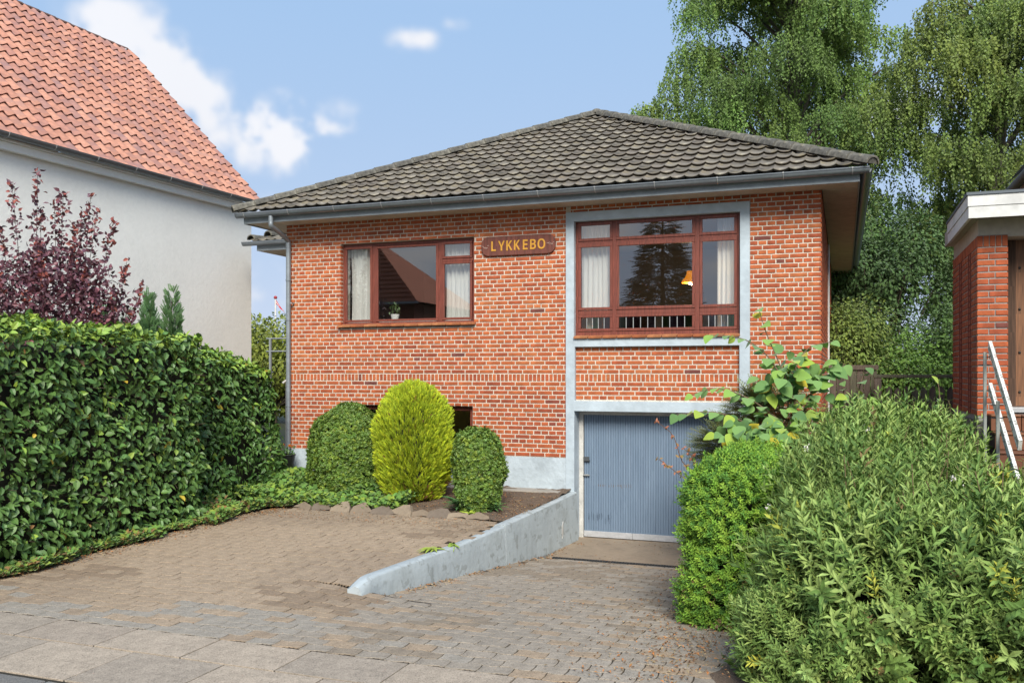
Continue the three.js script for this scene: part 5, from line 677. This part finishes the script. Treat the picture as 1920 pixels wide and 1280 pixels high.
  const bt = thing('bright_privet', 'rounded bright green privet bush in front of the garage door', 'bush', [8.02, -0.35, 4.0]), o2 = bt.position, it2 = [], g2 = [sprig(5, 0.075, 0.027, 0.011, 13), sprig(6, 0.10, 0.028, 0.011, 14)];
  mesh('shade_core', uvm(new RoundedBoxGeometry(0.66, 1.45, 2.3, 3, 0.3).translate(0.02, 0.74, -0.05)), std([0.022, 0.035, 0.010]), bt);  // added dark body so gaps in the leaves read as shade
  for (let i = 0; i < 13000; i++) { const { p, n } = onBox(R, [7.60, 8.45, -0.42, 1.25, 2.65, 5.25], 0.38, 'xYzZ'), w = fbm3(p.x * 2.4, p.y * 2.4, p.z * 2.4, 3) - 0.5; p.addScaledVector(n, w * 0.3 - 0.12 * R() * R() + (R() < 0.06 ? 0.05 : 0)); if (p.y < rampH(p.z)) continue; const low = p.y < 0.35 && R() < 0.2; it2.push({ p: p.sub(o2), d: n.clone().add(V(0, 0.6, 0)).add(dirR(R).multiplyScalar(0.5)), n: dirR(R), s: 0.8 + R() * 0.5, c: jit(low && R() < 0.3 ? [0.22, 0.17, 0.06] : R() < 0.3 ? [0.28, 0.45, 0.05] : R() < 0.4 ? [0.10, 0.24, 0.035] : greens.bright, R, 0.2) }); }
  foliage(bt, 'foliage', g2[0], M.leafMatt, it2.filter((_, i) => i % 2)); foliage(bt, 'foliage', g2[1], M.leafMatt, it2.filter((_, i) => !(i % 2)));
}
{ // large-leaved shrub arching over the privet, a second one by the fence
  const heart = (() => { const sh = []; for (let i = 0; i <= 14; i++) { const t = i / 14, w = Math.pow(Math.sin(Math.PI * Math.pow(t, 0.62)), 0.85) * 0.40; sh.push([w, t]); } const v = [], f = []; sh.forEach(([w, t]) => { const y = -0.28 * t * t; v.push([-w, y + 0.10 * w, t], [0, y, t], [w, y + 0.10 * w, t]); }); for (let i = 0; i < 14; i++) { const p = i * 3, q = p + 3; f.push([p, p + 1, q + 1, q], [p + 1, p + 2, q + 2, q + 1]); } return poly(v, f); })();
  const cols = [[0.19, 0.35, 0.10], [0.25, 0.43, 0.08], [0.14, 0.28, 0.085], [0.33, 0.46, 0.06], [0.50, 0.42, 0.03], [0.11, 0.23, 0.07]], mats = cols.map((c) => { const m = thinLeaf(0.25); m.color.setRGB(...c); return m; }), bark = std([0.16, 0.11, 0.07]);
  const make = (label, base, branches, clumps, seed, sizes) => { const R = rng(seed), t = thing('large_leaved_shrub', label, 'shrub', base), B = V(...base);
    const put1 = (p, d, s) => { const k = R(), m = mesh('leaf', heart, mats[k < 0.30 ? 0 : k < 0.48 ? 1 : k < 0.72 ? 2 : k < 0.82 ? 3 : k < 0.845 ? 4 : 5], t); const it = { p, d, n: V((R() - 0.5) * 0.9, 0.75, 0.75 + (R() - 0.5) * 0.7), s }; put(it).decompose(m.position, m.quaternion, m.scale); };
    branches.forEach((br) => { const pts = br.map((p) => V(...p).sub(B)), c = new THREE.CatmullRomCurve3(pts), len = c.getLength(); mesh('branch', limb(pts, 0.012, 0.004, 14, 5), bark, t); const n = Math.max(4, Math.round(len / 0.095)); for (let i = 2; i <= n; i++) { const u = i / n, p = c.getPointAt(u), tg = c.getTangentAt(u); for (const s of i === n ? [0] : [i % 2 ? 1 : -1]) { const side = V(tg.z, 0, -tg.x).normalize().multiplyScalar(s * 0.9), d = tg.clone().multiplyScalar(0.55).add(side).add(V(0, -0.45, 0.35)).add(dirR(R).multiplyScalar(0.3)); put1(p, d, lerp(0.19, 0.135, u) * (0.8 + R() * 0.4) * sizes); } } });
    for (const [x, y, z, r, n] of clumps) for (let i = 0; i < n; i++) { const q = dirR(R).multiplyScalar(r * (0.4 + 0.6 * R())); q.y *= 0.75; put1(V(x, y, z).sub(B).add(q), V(q.x, -0.25 * r, q.z + 0.2 * r).add(dirR(R).multiplyScalar(r * 0.5)), (0.12 + R() * 0.08) * sizes); }
    mesh('stem', merge([limb([[0, 0, 0], [0.03, 0.7, 0], [0, 1.3, 0.05]], 0.025, 0.012, 8, 6), limb([[0.05, 0, 0], [-0.1, 0.6, 0.05], [-0.2, 1.1, 0.05]], 0.02, 0.01, 8, 6)]), bark, t); };
  make('large-leaved green shrub with branches arching across the brick panel', [8.3, 0.2, 2.05], [[[8.4, 1.3, 2.0], [8.33, 1.75, 2.0], [8.16, 2.2, 2.04], [8.02, 2.55, 2.09], [7.95, 2.80, 2.12]], [[8.3, 1.6, 2.0], [8.12, 2.15, 2.08], [7.85, 2.42, 2.17], [7.6, 2.49, 2.24], [7.42, 2.50, 2.32]], [[8.35, 1.35, 2.0], [8.0, 1.65, 2.1], [7.76, 1.80, 2.2], [7.46, 1.88, 2.3], [7.22, 1.80, 2.4]], [[8.3, 1.1, 2.0], [7.85, 1.45, 2.17], [7.46, 1.60, 2.3], [7.05, 1.57, 2.46]], [[8.4, 1.5, 1.95], [8.6, 2.0, 1.85], [8.75, 2.2, 1.85], [8.9, 2.15, 1.8]], [[8.3, 1.7, 2], [8.35, 2.1, 2.0], [8.5, 2.35, 1.95], [8.75, 2.42, 1.9]]],
    [[8.15, 1.95, 2.05, 0.32, 34], [8.45, 1.85, 1.95, 0.32, 30], [8.0, 1.45, 2.3, 0.36, 42], [8.35, 1.42, 2.3, 0.35, 36], [7.72, 1.38, 2.35, 0.28, 22], [8.25, 2.2, 2.0, 0.27, 18], [8.6, 2.1, 1.9, 0.25, 14], [8.05, 1.25, 2.6, 0.3, 22]], 91, 1);
  make('smaller large-leaved shrub in front of the dark board fence', [9.0, 0.3, 1.7], [[[9.0, 1.4, 1.7], [9.03, 1.75, 1.7], [9.08, 2.0, 1.7], [9.14, 2.12, 1.7]], [[9.0, 1.4, 1.7], [8.9, 1.75, 1.75], [8.86, 1.95, 1.75]]], [[9.0, 1.75, 1.7, 0.2, 12]], 92, 0.9);
  make('thin large-leaved shoots in front of the picket fence', [9.85, 0.3, 2.2], [[[9.85, 1.3, 2.2], [9.86, 1.65, 2.2], [9.84, 1.95, 2.2]], [[9.9, 1.2, 2.2], [10.0, 1.4, 2.3], [10.1, 1.5, 2.3]]], [], 93, 0.75);
  // rose shoots with reddish new leaves before the garage door
  const r = thing('rose_shoots', 'thin rose shoots with reddish leaves in front of the garage door', 'rose', [7.45, -0.2, 2.35]), R = rng(94), B = V(7.45, -0.2, 2.35), rg = leaf(1, 0.5, 0.3, 0.3), rm = [[0.34, 0.13, 0.07], [0.26, 0.16, 0.05], [0.12, 0.17, 0.05]].map((c) => std(c, { side: THREE.DoubleSide, roughness: 0.6 }));
  for (const br of [[[7.5, 0.6, 2.35], [7.3, 0.87, 2.36], [7.12, 1.0, 2.4], [7.0, 1.34, 2.46], [6.82, 1.49, 2.5]], [[7.5, 0.6, 2.35], [7.35, 0.85, 2.34], [7.2, 1.1, 2.38], [7.12, 1.18, 2.4]], [[7.45, 0.6, 2.35], [7.1, 0.85, 2.4], [6.85, 1.05, 2.5]]]) { const pts = br.map((p) => V(...p).sub(B)), c = new THREE.CatmullRomCurve3(pts); mesh('shoot', limb(pts, 0.007, 0.003, 12, 5), std([0.13, 0.06, 0.035]), r); for (let i = 1; i <= 9; i++) { const p = c.getPointAt(i / 9); for (let k = 0; k < 4; k++) { const m = mesh('leaf', rg, rm[i > 5 ? (R() < 0.6 ? 0 : 1) : 1 + Math.floor(R() * 2)], r); put({ p: p.clone().add(dirR(R).multiplyScalar(0.015)), d: dirR(R).add(V(0, 0, 0.3)), n: V(0, 0.6, 0.8), s: 0.04 + R() * 0.025 }).decompose(m.position, m.quaternion, m.scale); } } }
  mesh('shoot', limb([[0, 0, 0], [0.05, 0.4, 0], [0.05, 0.8, 0]], 0.01, 0.007, 6, 5), std([0.13, 0.06, 0.035]), r);
}
{ // juniper against the garage corner
  const R = rng(111), t = thing('juniper', 'feathery olive-green juniper beside the right garage corner', 'juniper', [8.1, -0.2, 1.2]), g = (() => { const a = []; for (let k = 0; k < 16; k++) { const u = k / 16, s = k % 2 ? 1 : -1; a.push(leaf(0.075 * (1 - u * 0.5), 0.012, 0.1, 0.4, 1).applyMatrix4(basis(V(s * 0.7, 0.15, 0.7), V(0, 1, 0))).translate(0, 0, u * 0.26)); } return merge(a); })(), items = [];
  for (const [x, y, z, r] of [[7.85, 1.25, 1.25, 0.45], [8.15, 1.5, 1.1, 0.42], [7.55, 1.0, 1.35, 0.33], [7.75, 0.7, 1.4, 0.4], [8.3, 1.2, 1.2, 0.4], [7.42, 1.12, 1.38, 0.22], [7.8, 1.62, 1.2, 0.2]]) for (let i = 0; i < 420; i++) { const n = dirR(R), p = V(x, y, z).addScaledVector(n, r * (0.5 + 0.5 * R())); n.y *= 0.4; items.push({ p: p.sub(t.position), d: n.clone().add(V(-0.25, 0.05, 0.3)).add(dirR(R).multiplyScalar(0.3)), n: V(0, 1, 0.2), s: 0.7 + R() * 0.5, c: jit(R() < 0.3 ? [0.24, 0.24, 0.07] : [0.15, 0.185, 0.06], R, 0.25) }); } foliage(t, 'foliage', g, M.leafMatt, items); mesh('trunk', limb([[0, -0.2, 0], [-0.05, 0.5, 0], [-0.2, 1.3, 0]], 0.06, 0.02, 6, 6), std([0.12, 0.08, 0.055]), t);
}
{ // purple-leaved bush and small conifers behind the hedge
  const R = rng(121), t = thing('purple_bush', 'dark purple-leaved bush rising above the hedge in front of the white wall', 'bush', [-1.25, 0.1, 3.75]), bark = std([0.07, 0.045, 0.04]), items = [], tw = [], g = leaf(1, 0.6, 0.2, 0.35), tips = [[-1.30, 4.82, 3.84], [-1.62, 4.6, 3.97], [-1.05, 4.35, 3.8], [-0.72, 4.25, 3.65], [-0.5, 4.25, 3.6], [-0.3, 4.05, 3.55], [-1.0, 4.5, 3.7], [-0.62, 4.45, 3.6], [-0.15, 3.55, 3.45], [0.05, 3.25, 3.4], [-0.1, 3.1, 3.7], [-1.8, 4.0, 4.0], [-2.0, 3.7, 4.0], [-2.2, 3.4, 4.1], [-0.9, 4.05, 3.6], [-1.4, 4.3, 3.7], [-0.6, 3.75, 3.9], [-1.1, 3.8, 4.0], [-1.6, 3.9, 3.6], [-0.4, 3.4, 3.9], [-0.8, 3.4, 4.2], [-1.5, 3.4, 4.3], [-0.2, 2.9, 3.9], [-1.0, 3.1, 4.3], [-1.9, 3.2, 4.3], [0.0, 2.8, 3.5]];
  for (const tp of tips) { const e = V(...tp).sub(t.position), base = V((R() - 0.5) * 0.3, 0.6 + R() * 0.4, (R() - 0.5) * 0.3), mid = base.clone().lerp(e, 0.55).add(V(e.x * 0.15, -0.1, 0)), c = new THREE.CatmullRomCurve3([base, mid, e]); tw.push(limb([base, mid, e], 0.014, 0.003, 8, 4)); for (let i = 0; i < 190; i++) { const u = 0.22 + 0.79 * Math.pow(R(), 0.7), p = c.getPointAt(Math.min(1, u)), sp = 0.24 * (1 - u) + 0.035; p.add(dirR(R).multiplyScalar(sp * (0.4 + R()))); items.push({ p, d: dirR(R).add(V(0, 0.35, 0)), n: dirR(R).add(V(0.3, 0.5, 0.5)), s: 0.05 + R() * 0.04, c: jit(u > 0.9 && R() < 0.4 ? [0.26, 0.07, 0.055] : R() < 0.3 ? [0.17, 0.06, 0.08] : [0.10, 0.036, 0.05], R, 0.3) }); } }
  for (let i = 0; i < 5200; i++) { const q = dirR(R).multiply(V(1.3, 1.05, 0.6)), p = V(0.1, 2.65, 0.05).add(q.multiplyScalar(0.55 + 0.45 * R())); items.push({ p, d: dirR(R), n: dirR(R).add(V(0.3, 0.5, 0.5)), s: 0.05 + R() * 0.04, c: jit(R() < 0.25 ? [0.17, 0.06, 0.08] : [0.09, 0.033, 0.048], R, 0.3) }); }
  mesh('branches', merge(tw), bark, t); mesh('stem', limb([[0, -0.2, 0], [0, 0.8, 0], [0.05, 2.2, 0]], 0.05, 0.02, 6, 6), bark, t); foliage(t, 'foliage', g, M.leaf, items);
  const sg = (() => { const a = []; for (let k = 0; k < 12; k++) { const u = k / 12, s = k % 2 ? 1 : -1; a.push(leaf(0.06 * (1 - u * 0.4), 0.014, 0, 0.4, 1).applyMatrix4(basis(V(s * 0.55, 0.1, 0.8), V(0, 1, 0))).translate(0, 0, u * 0.12)); } return merge(a); })(); M.coniferSpray = sg;
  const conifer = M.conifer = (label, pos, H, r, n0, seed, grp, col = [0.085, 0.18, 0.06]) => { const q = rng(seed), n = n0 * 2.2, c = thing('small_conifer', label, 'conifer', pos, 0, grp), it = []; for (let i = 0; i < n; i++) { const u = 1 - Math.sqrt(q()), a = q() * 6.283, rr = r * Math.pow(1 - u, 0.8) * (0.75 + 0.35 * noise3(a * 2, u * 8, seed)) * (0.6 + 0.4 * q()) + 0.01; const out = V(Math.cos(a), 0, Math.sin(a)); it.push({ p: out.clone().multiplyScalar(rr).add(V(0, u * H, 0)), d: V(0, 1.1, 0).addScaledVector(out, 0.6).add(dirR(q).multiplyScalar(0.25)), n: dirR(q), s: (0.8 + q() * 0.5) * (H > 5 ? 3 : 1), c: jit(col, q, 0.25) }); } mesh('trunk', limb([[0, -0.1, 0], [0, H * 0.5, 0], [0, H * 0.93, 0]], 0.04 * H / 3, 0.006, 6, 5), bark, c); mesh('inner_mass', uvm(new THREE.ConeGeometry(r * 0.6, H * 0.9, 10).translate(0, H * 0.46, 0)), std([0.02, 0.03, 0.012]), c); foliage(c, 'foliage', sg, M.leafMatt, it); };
  conifer('tallest upright conifer at the right of the row by the white wall', [-0.72, 0.1, 1.95], 3.28, 0.36, 1500, 131, 'small conifers behind the hedge'); conifer('middle upright conifer in the row by the white wall', [-0.95, 0.1, 2.15], 3.13, 0.28, 1200, 132, 'small conifers behind the hedge'); conifer('slim upright conifer second from the purple bush', [-1.1, 0.1, 2.05], 3.2, 0.24, 1000, 133, 'small conifers behind the hedge'); conifer('shortest conifer in the row by the white wall', [-1.22, 0.1, 2.35], 2.9, 0.2, 800, 134, 'small conifers behind the hedge'); conifer('conifer half hidden by the purple bush', [-1.42, 0.1, 2.5], 3.1, 0.26, 900, 135, 'small conifers behind the hedge');
}
// ---------------------------------------------------------------- trees
{
  const strand = (n, len, seed) => { const R = rng(seed), g = []; for (let i = 0; i < n; i++) { const u = i / n, sway = 0.05 * Math.sin(u * 4 + seed), l = 0.066 + R() * 0.036, d = V((R() - 0.5) * 1.6, -0.9, (R() - 0.5) * 1.6); const v = leaf(l, l * 0.72, 0.15, 0.2, 1); g.push(v.applyMatrix4(basis(d, dirR(R))).translate(sway + (R() - 0.5) * 0.13, -u * len, (R() - 0.5) * 0.13)); } return merge(g).rotateX(-Math.PI / 2); }; // hangs along +z after put() with d = down
  const sg = [strand(34, 0.9, 1), strand(44, 1.3, 2), strand(28, 0.55, 3)], bark = std([0.30, 0.285, 0.26], { map: again(lichen, 0.9), roughness: 0.95 });
  const birch = (label, base, H, clumps, seed, tone) => { const R = rng(seed), t = thing('weeping_birch', label, 'tree', base), o = V(...base), lists = [[], [], []], limbs = [];
    const trunk = [[0, -0.3, 0], [0.1, H * 0.3, 0.1], [-0.1, H * 0.6, 0], [0.05, H * 0.95, 0.1]]; mesh('trunk', limb(trunk, 0.26, 0.05, 16, 8), bark, t);
    for (const [x, y, z, r, h, k] of clumps) { const c = V(x, y, z).sub(o), from = V(0, clamp(c.y - 0.5 - Math.hypot(c.x, c.z) * 0.55, 1, H * 0.9), 0); limbs.push(limb([from, from.clone().lerp(c, 0.55).add(V(0, 0.5, 0)), c.clone().add(V(0, r * 0.35, 0))], 0.075, 0.014, 8, 5)); const tint = 0.8 + R() * 0.45, yl = R();
      for (let i = 0; i < 62 * (k || 1) * r * r + 12; i++) { const q = dirR(R); q.y = Math.abs(q.y); const p = c.clone().add(V(q.x * r, q.y * r * 0.62, q.z * r).multiplyScalar(0.45 + 0.55 * R())); const d = V(q.x * 0.22, -1, q.z * 0.22).add(dirR(R).multiplyScalar(0.10)); lists[Math.floor(R() * 3)].push({ p, d, n: dirR(R), s: 0.75 + R() * 0.4, c: jit(tone.map((v, j) => v * tint * (j === 0 ? 0.92 + 0.25 * yl : 1)), R, 0.2) }); } }
    mesh('limbs', merge(limbs), bark, t); lists.forEach((l, i) => { const f = foliage(t, 'crown', sg[i], M.leafThin, l); f.name = 'crown'; }); };
  const R = rng(151), c1 = [[3.15, 9.55, -12.8, 0.45, 0.8], [3.5, 9.7, -13, 0.5, 0.8], [3.95, 9.9, -13.1, 0.55, 0.9], [4.3, 10.5, -13.2, 0.6, 1], [4.85, 11.5, -13.4, 0.6, 1.1], [5.0, 12.6, -13.5, 0.7, 1.3], [5.2, 13.6, -13.6, 0.8, 1.2], [4.3, 9.2, -13, 0.8, 1.1], [3.7, 8.8, -13, 0.7, 1], [5.5, 10.2, -13, 0.9, 1.3], [10.1, 11.9, -15.2, 0.55, 1], [10.3, 10.8, -15.2, 0.6, 1], [10.45, 9.4, -15.4, 0.6, 1.1]];
  for (let i = 0; i < 120; i++) { const y = 3.6 + R() * 11.6, a = R() * 6.283, rr = Math.sqrt(0.15 + 0.85 * R()), hw = y > 12 ? 2.5 : y > 9 ? 2.95 : 3.2, x = 7.35 + Math.cos(a) * rr * hw, z = -14.9 + Math.sin(a) * rr * 2.3; c1.push([x, y, z, 0.7 + R() * 0.55, 0.95 + R() * 0.6]); }
  birch('tall weeping birch with hanging branches directly behind the brick house', [7.6, 0.2, -15.2], 15.5, c1, 152, greens.birch);
  const c2 = [[11.1, 11.9, -13.6, 0.4, 0.8], [11.4, 12.1, -13.6, 0.4, 0.8], [12.1, 12.0, -14, 0.7, 1], [12.9, 12.1, -14.2, 0.8, 1], [10.75, 10.9, -13.4, 0.5, 0.9], [10.6, 10.3, -13.4, 0.45, 0.9], [11.0, 9.3, -13.6, 0.5, 1], [10.95, 8.4, -13.6, 0.4, 1]];
  for (let i = 0; i < 78; i++) { const y = 3.4 + R() * 8.2, a = R() * 6.283, rr = Math.sqrt(0.1 + 0.9 * R()), x = 13.2 + Math.cos(a) * rr * 2.2, z = -14.3 + Math.sin(a) * rr * 2.0; c2.push([x, y, z, 0.65 + R() * 0.55, 0.95 + R() * 0.6]); }
  birch('weeping birch at the right edge above the porch', [12.9, 0.2, -14.4], 12.6, c2, 153, greens.birch.map((v, i) => v * (i === 0 ? 1.12 : 1.02)));
  const broad = (name, label, pos, H, clumps, seed, col, ls = 0.09, dens = 1) => { const q = rng(seed), t = thing(name, label, name.includes('tree') ? 'tree' : 'shrub', pos, 0), it = [], lm = [], g = leaf(1, 0.6, 0.25, 0.3, 1); for (const [x, y, z, r] of clumps) { lm.push(limb([[0, H * 0.15, 0], [x * 0.5, y * 0.6, z * 0.5], [x, y, z]], 0.04, 0.01, 5, 4)); const n = 1250 * r * r * dens / (ls * ls / 0.0081), tint = 0.85 + q() * 0.35; for (let i = 0; i < n; i++) { const u = dirR(q); it.push({ p: V(x, y, z).addScaledVector(u, r * (0.55 + 0.45 * Math.sqrt(q()))), d: u.clone().add(V(0, -0.5, 0)).add(dirR(q).multiplyScalar(0.6)), n: u.clone().add(V(0, 0.7, 0)).add(dirR(q).multiplyScalar(0.5)), s: ls * (0.7 + 0.6 * q()), c: jit(col.map((v) => v * tint), q, 0.25) }); } } mesh('trunk', limb([[0, -0.3, 0], [0.03, H * 0.3, 0], [0, H * 0.6, 0]], 0.09, 0.03, 6, 6), std([0.11, 0.085, 0.06]), t); mesh('branches', merge(lm), std([0.11, 0.085, 0.06]), t); const f = foliage(t, 'crown', g, M.leafThin, it); f.name = 'crown'; };
  const cl = (seed, n, hx, y0, y1, hz, r0, r1) => { const q = rng(seed), o = []; for (let i = 0; i < n; i++) { const y = lerp(y0, y1, q()), k = 1 - 0.55 * Math.pow((y - y0) / (y1 - y0), 2); o.push([(q() * 2 - 1) * hx * k, y, (q() * 2 - 1) * hz * k, lerp(r0, r1, q())]); } return o; };
  broad('leafy_shrub', 'light green shrub behind the board fence next to the brick house', [9.0, 0.2, -7.3], 3.4, cl(1, 20, 0.75, 0.9, 3.0, 0.6, 0.38, 0.6), 161, [0.20, 0.28, 0.05], 0.075, 1.2); broad('leafy_shrub', 'bright green shrub behind the picket fence', [10.2, 0.2, -7.6], 3.0, cl(2, 20, 0.85, 0.7, 2.3, 0.6, 0.36, 0.6), 162, [0.17, 0.31, 0.05], 0.085); broad('leafy_shrub', 'dark green shrub next to the porch wall behind the fence', [11.2, 0.2, -8.4], 3.6, cl(3, 22, 0.8, 0.8, 3.0, 0.7, 0.4, 0.65), 163, [0.11, 0.21, 0.045], 0.09);
  broad('leafy_tree', 'dark leafy tree below the weeping birches', [9.6, 0.2, -11.5], 5.2, cl(4, 52, 1.9, 1.4, 5.6, 1.0, 0.5, 0.85), 164, [0.075, 0.15, 0.035], 0.1, 0.9); broad('leafy_tree', 'dark leafy tree behind the porch roof', [12.6, 0.2, -11.8], 5.0, cl(5, 36, 1.4, 1.4, 5.4, 0.9, 0.5, 0.85), 165, [0.075, 0.15, 0.035], 0.1, 0.9);
  broad('garden_tree', 'yellow-green tree in the gap between the two houses', [-9.3, 0.2, -12.8], 4.4, cl(6, 60, 2.8, 1.0, 3.25, 1.6, 0.55, 0.8), 166, [0.26, 0.31, 0.04], 0.15, 1.2);
  // across the street, seen only as reflections in the windows
  const spr = thing('spruce', 'large dark spruce across the street mirrored in the leaded window', 'tree', [2.1, -0.1, 22.5]), q = rng(171), it = [], g = M.coniferSpray; for (let i = 0; i < 7000; i++) { const u = 1 - Math.sqrt(q()), a = q() * 6.283, lay = 0.75 + 0.4 * noise3(a * 1.6, u * 14, 3), rr = 2.5 * Math.pow(1 - u, 0.85) * lay * Math.sqrt(0.15 + 0.85 * q()); const out = V(Math.cos(a), 0, Math.sin(a)); it.push({ p: out.clone().multiplyScalar(rr).add(V(0, 0.6 + u * 8.6 - 0.12 * rr, 0)), d: out.clone().add(V(0, -0.15, 0)).add(dirR(q).multiplyScalar(0.3)), n: V(0, 1, 0), s: 3.0 + q() * 1.5, c: jit([0.030, 0.052, 0.024], q, 0.25) }); } mesh('trunk', limb([[0, -0.2, 0], [0, 4, 0], [0, 9, 0]], 0.2, 0.02, 6, 6), std([0.08, 0.06, 0.045]), spr); const f = foliage(spr, 'crown', g, M.leafMatt, it); f.name = 'crown';
  M.conifer('tall slim conifer across the street mirrored in the left window', [-8.2, -0.1, 25.5], 5.0, 0.75, 1600, 172, 'conifers across the street', [0.03, 0.06, 0.03]); M.conifer('paler conifer across the street mirrored in the left window', [-9.3, -0.1, 27], 5.2, 0.6, 1200, 173, 'conifers across the street', [0.05, 0.075, 0.05]);
}
{ // houses across the street
  const red = std([0.48, 0.16, 0.09], { map: clay, side: THREE.DoubleSide }), brick = std([0.20, 0.062, 0.04], { map: speck });
  const t = thing('opposite_house', 'dark brick house with red tiled hip roof across the street', 'house', [-16.34, 0, 30]); mesh('wall', box(-9, 5.4, -0.3, 5.45, -3.6, 4), brick, t);
  const hip = (u) => [[-9.4, 5.5, -4.0], [5.8, 5.5, -4.0], [1.04, 9.45, 0], [-5, 9.45, 0], [-9.4, 5.5, 4.2], [5.8, 5.5, 4.2]]; mesh('roof', merge([poly(hip(), [[1, 0, 3, 2], [5, 1, 2], [4, 5, 2, 3], [0, 4, 3]])]), red, t);
  const cr = []; for (let r = 0; r < 16; r++) { const u = r / 16, y = lerp(5.5, 9.45, u), z = lerp(-4.0, 0, u), x0 = lerp(-9.4, -5, u), x1 = lerp(5.8, 1.04, u); cr.push(box(x0, x1, y - 0.02, y + 0.05, z - 0.06, z + 0.02)); } stuff(mesh('tile_courses', merge(cr), std([0.34, 0.10, 0.05], { map: clay }), t)); mesh('gutter', box(-9.4, 5.85, 5.40, 5.50, -4.15, -4.02), M.zinc, t);
  for (const x of [-4.5, -1.2, 2.2]) { const w = group('window', t); mesh('frame', box(x, x + 1.3, 2.6, 4.0, -3.63, -3.595), M.white, w); mesh('pane', box(x + 0.07, x + 1.23, 2.67, 3.93, -3.645, -3.635), M.black, w); }
  const s = thing('opposite_house', 'grey-roofed gable house across the street mirrored in the right light of the leaded window', 'house', [6.6, 0, 27]); mesh('wall', merge([box(-2.2, 4, -0.3, 3.2, -3, 6), poly([[-2.2, 3.2, -2.99], [4, 3.2, -2.99], [0.9, 6.8, -2.99]], [[0, 2, 1], [0, 1, 2]])]), std([0.45, 0.40, 0.34], { map: cloudy }), s); mesh('roof', poly([[-2.6, 2.8, -3.4], [0.9, 6.9, -3.4], [0.9, 6.9, 6.4], [-2.6, 2.8, 6.4], [4.4, 2.8, -3.4], [4.4, 2.8, 6.4]], [[0, 1, 2, 3], [4, 5, 2, 1]]), std([0.12, 0.12, 0.125], { side: THREE.DoubleSide }), s); mesh('barge_board', merge([poly([[-2.6, 2.7, -3.42], [0.9, 6.8, -3.42], [0.9, 7.0, -3.42], [-2.6, 2.9, -3.42]], [[0, 1, 2, 3], [3, 2, 1, 0]]), poly([[4.4, 2.7, -3.42], [0.9, 6.8, -3.42], [0.9, 7.0, -3.42], [4.4, 2.9, -3.42]], [[0, 1, 2, 3], [3, 2, 1, 0]])]), M.white, s);
}

delete M._sill;
scene.traverse((o) => { if (o.isMesh) { o.castShadow = true; o.receiveShadow = true; } });
renderer.render(scene, camera);
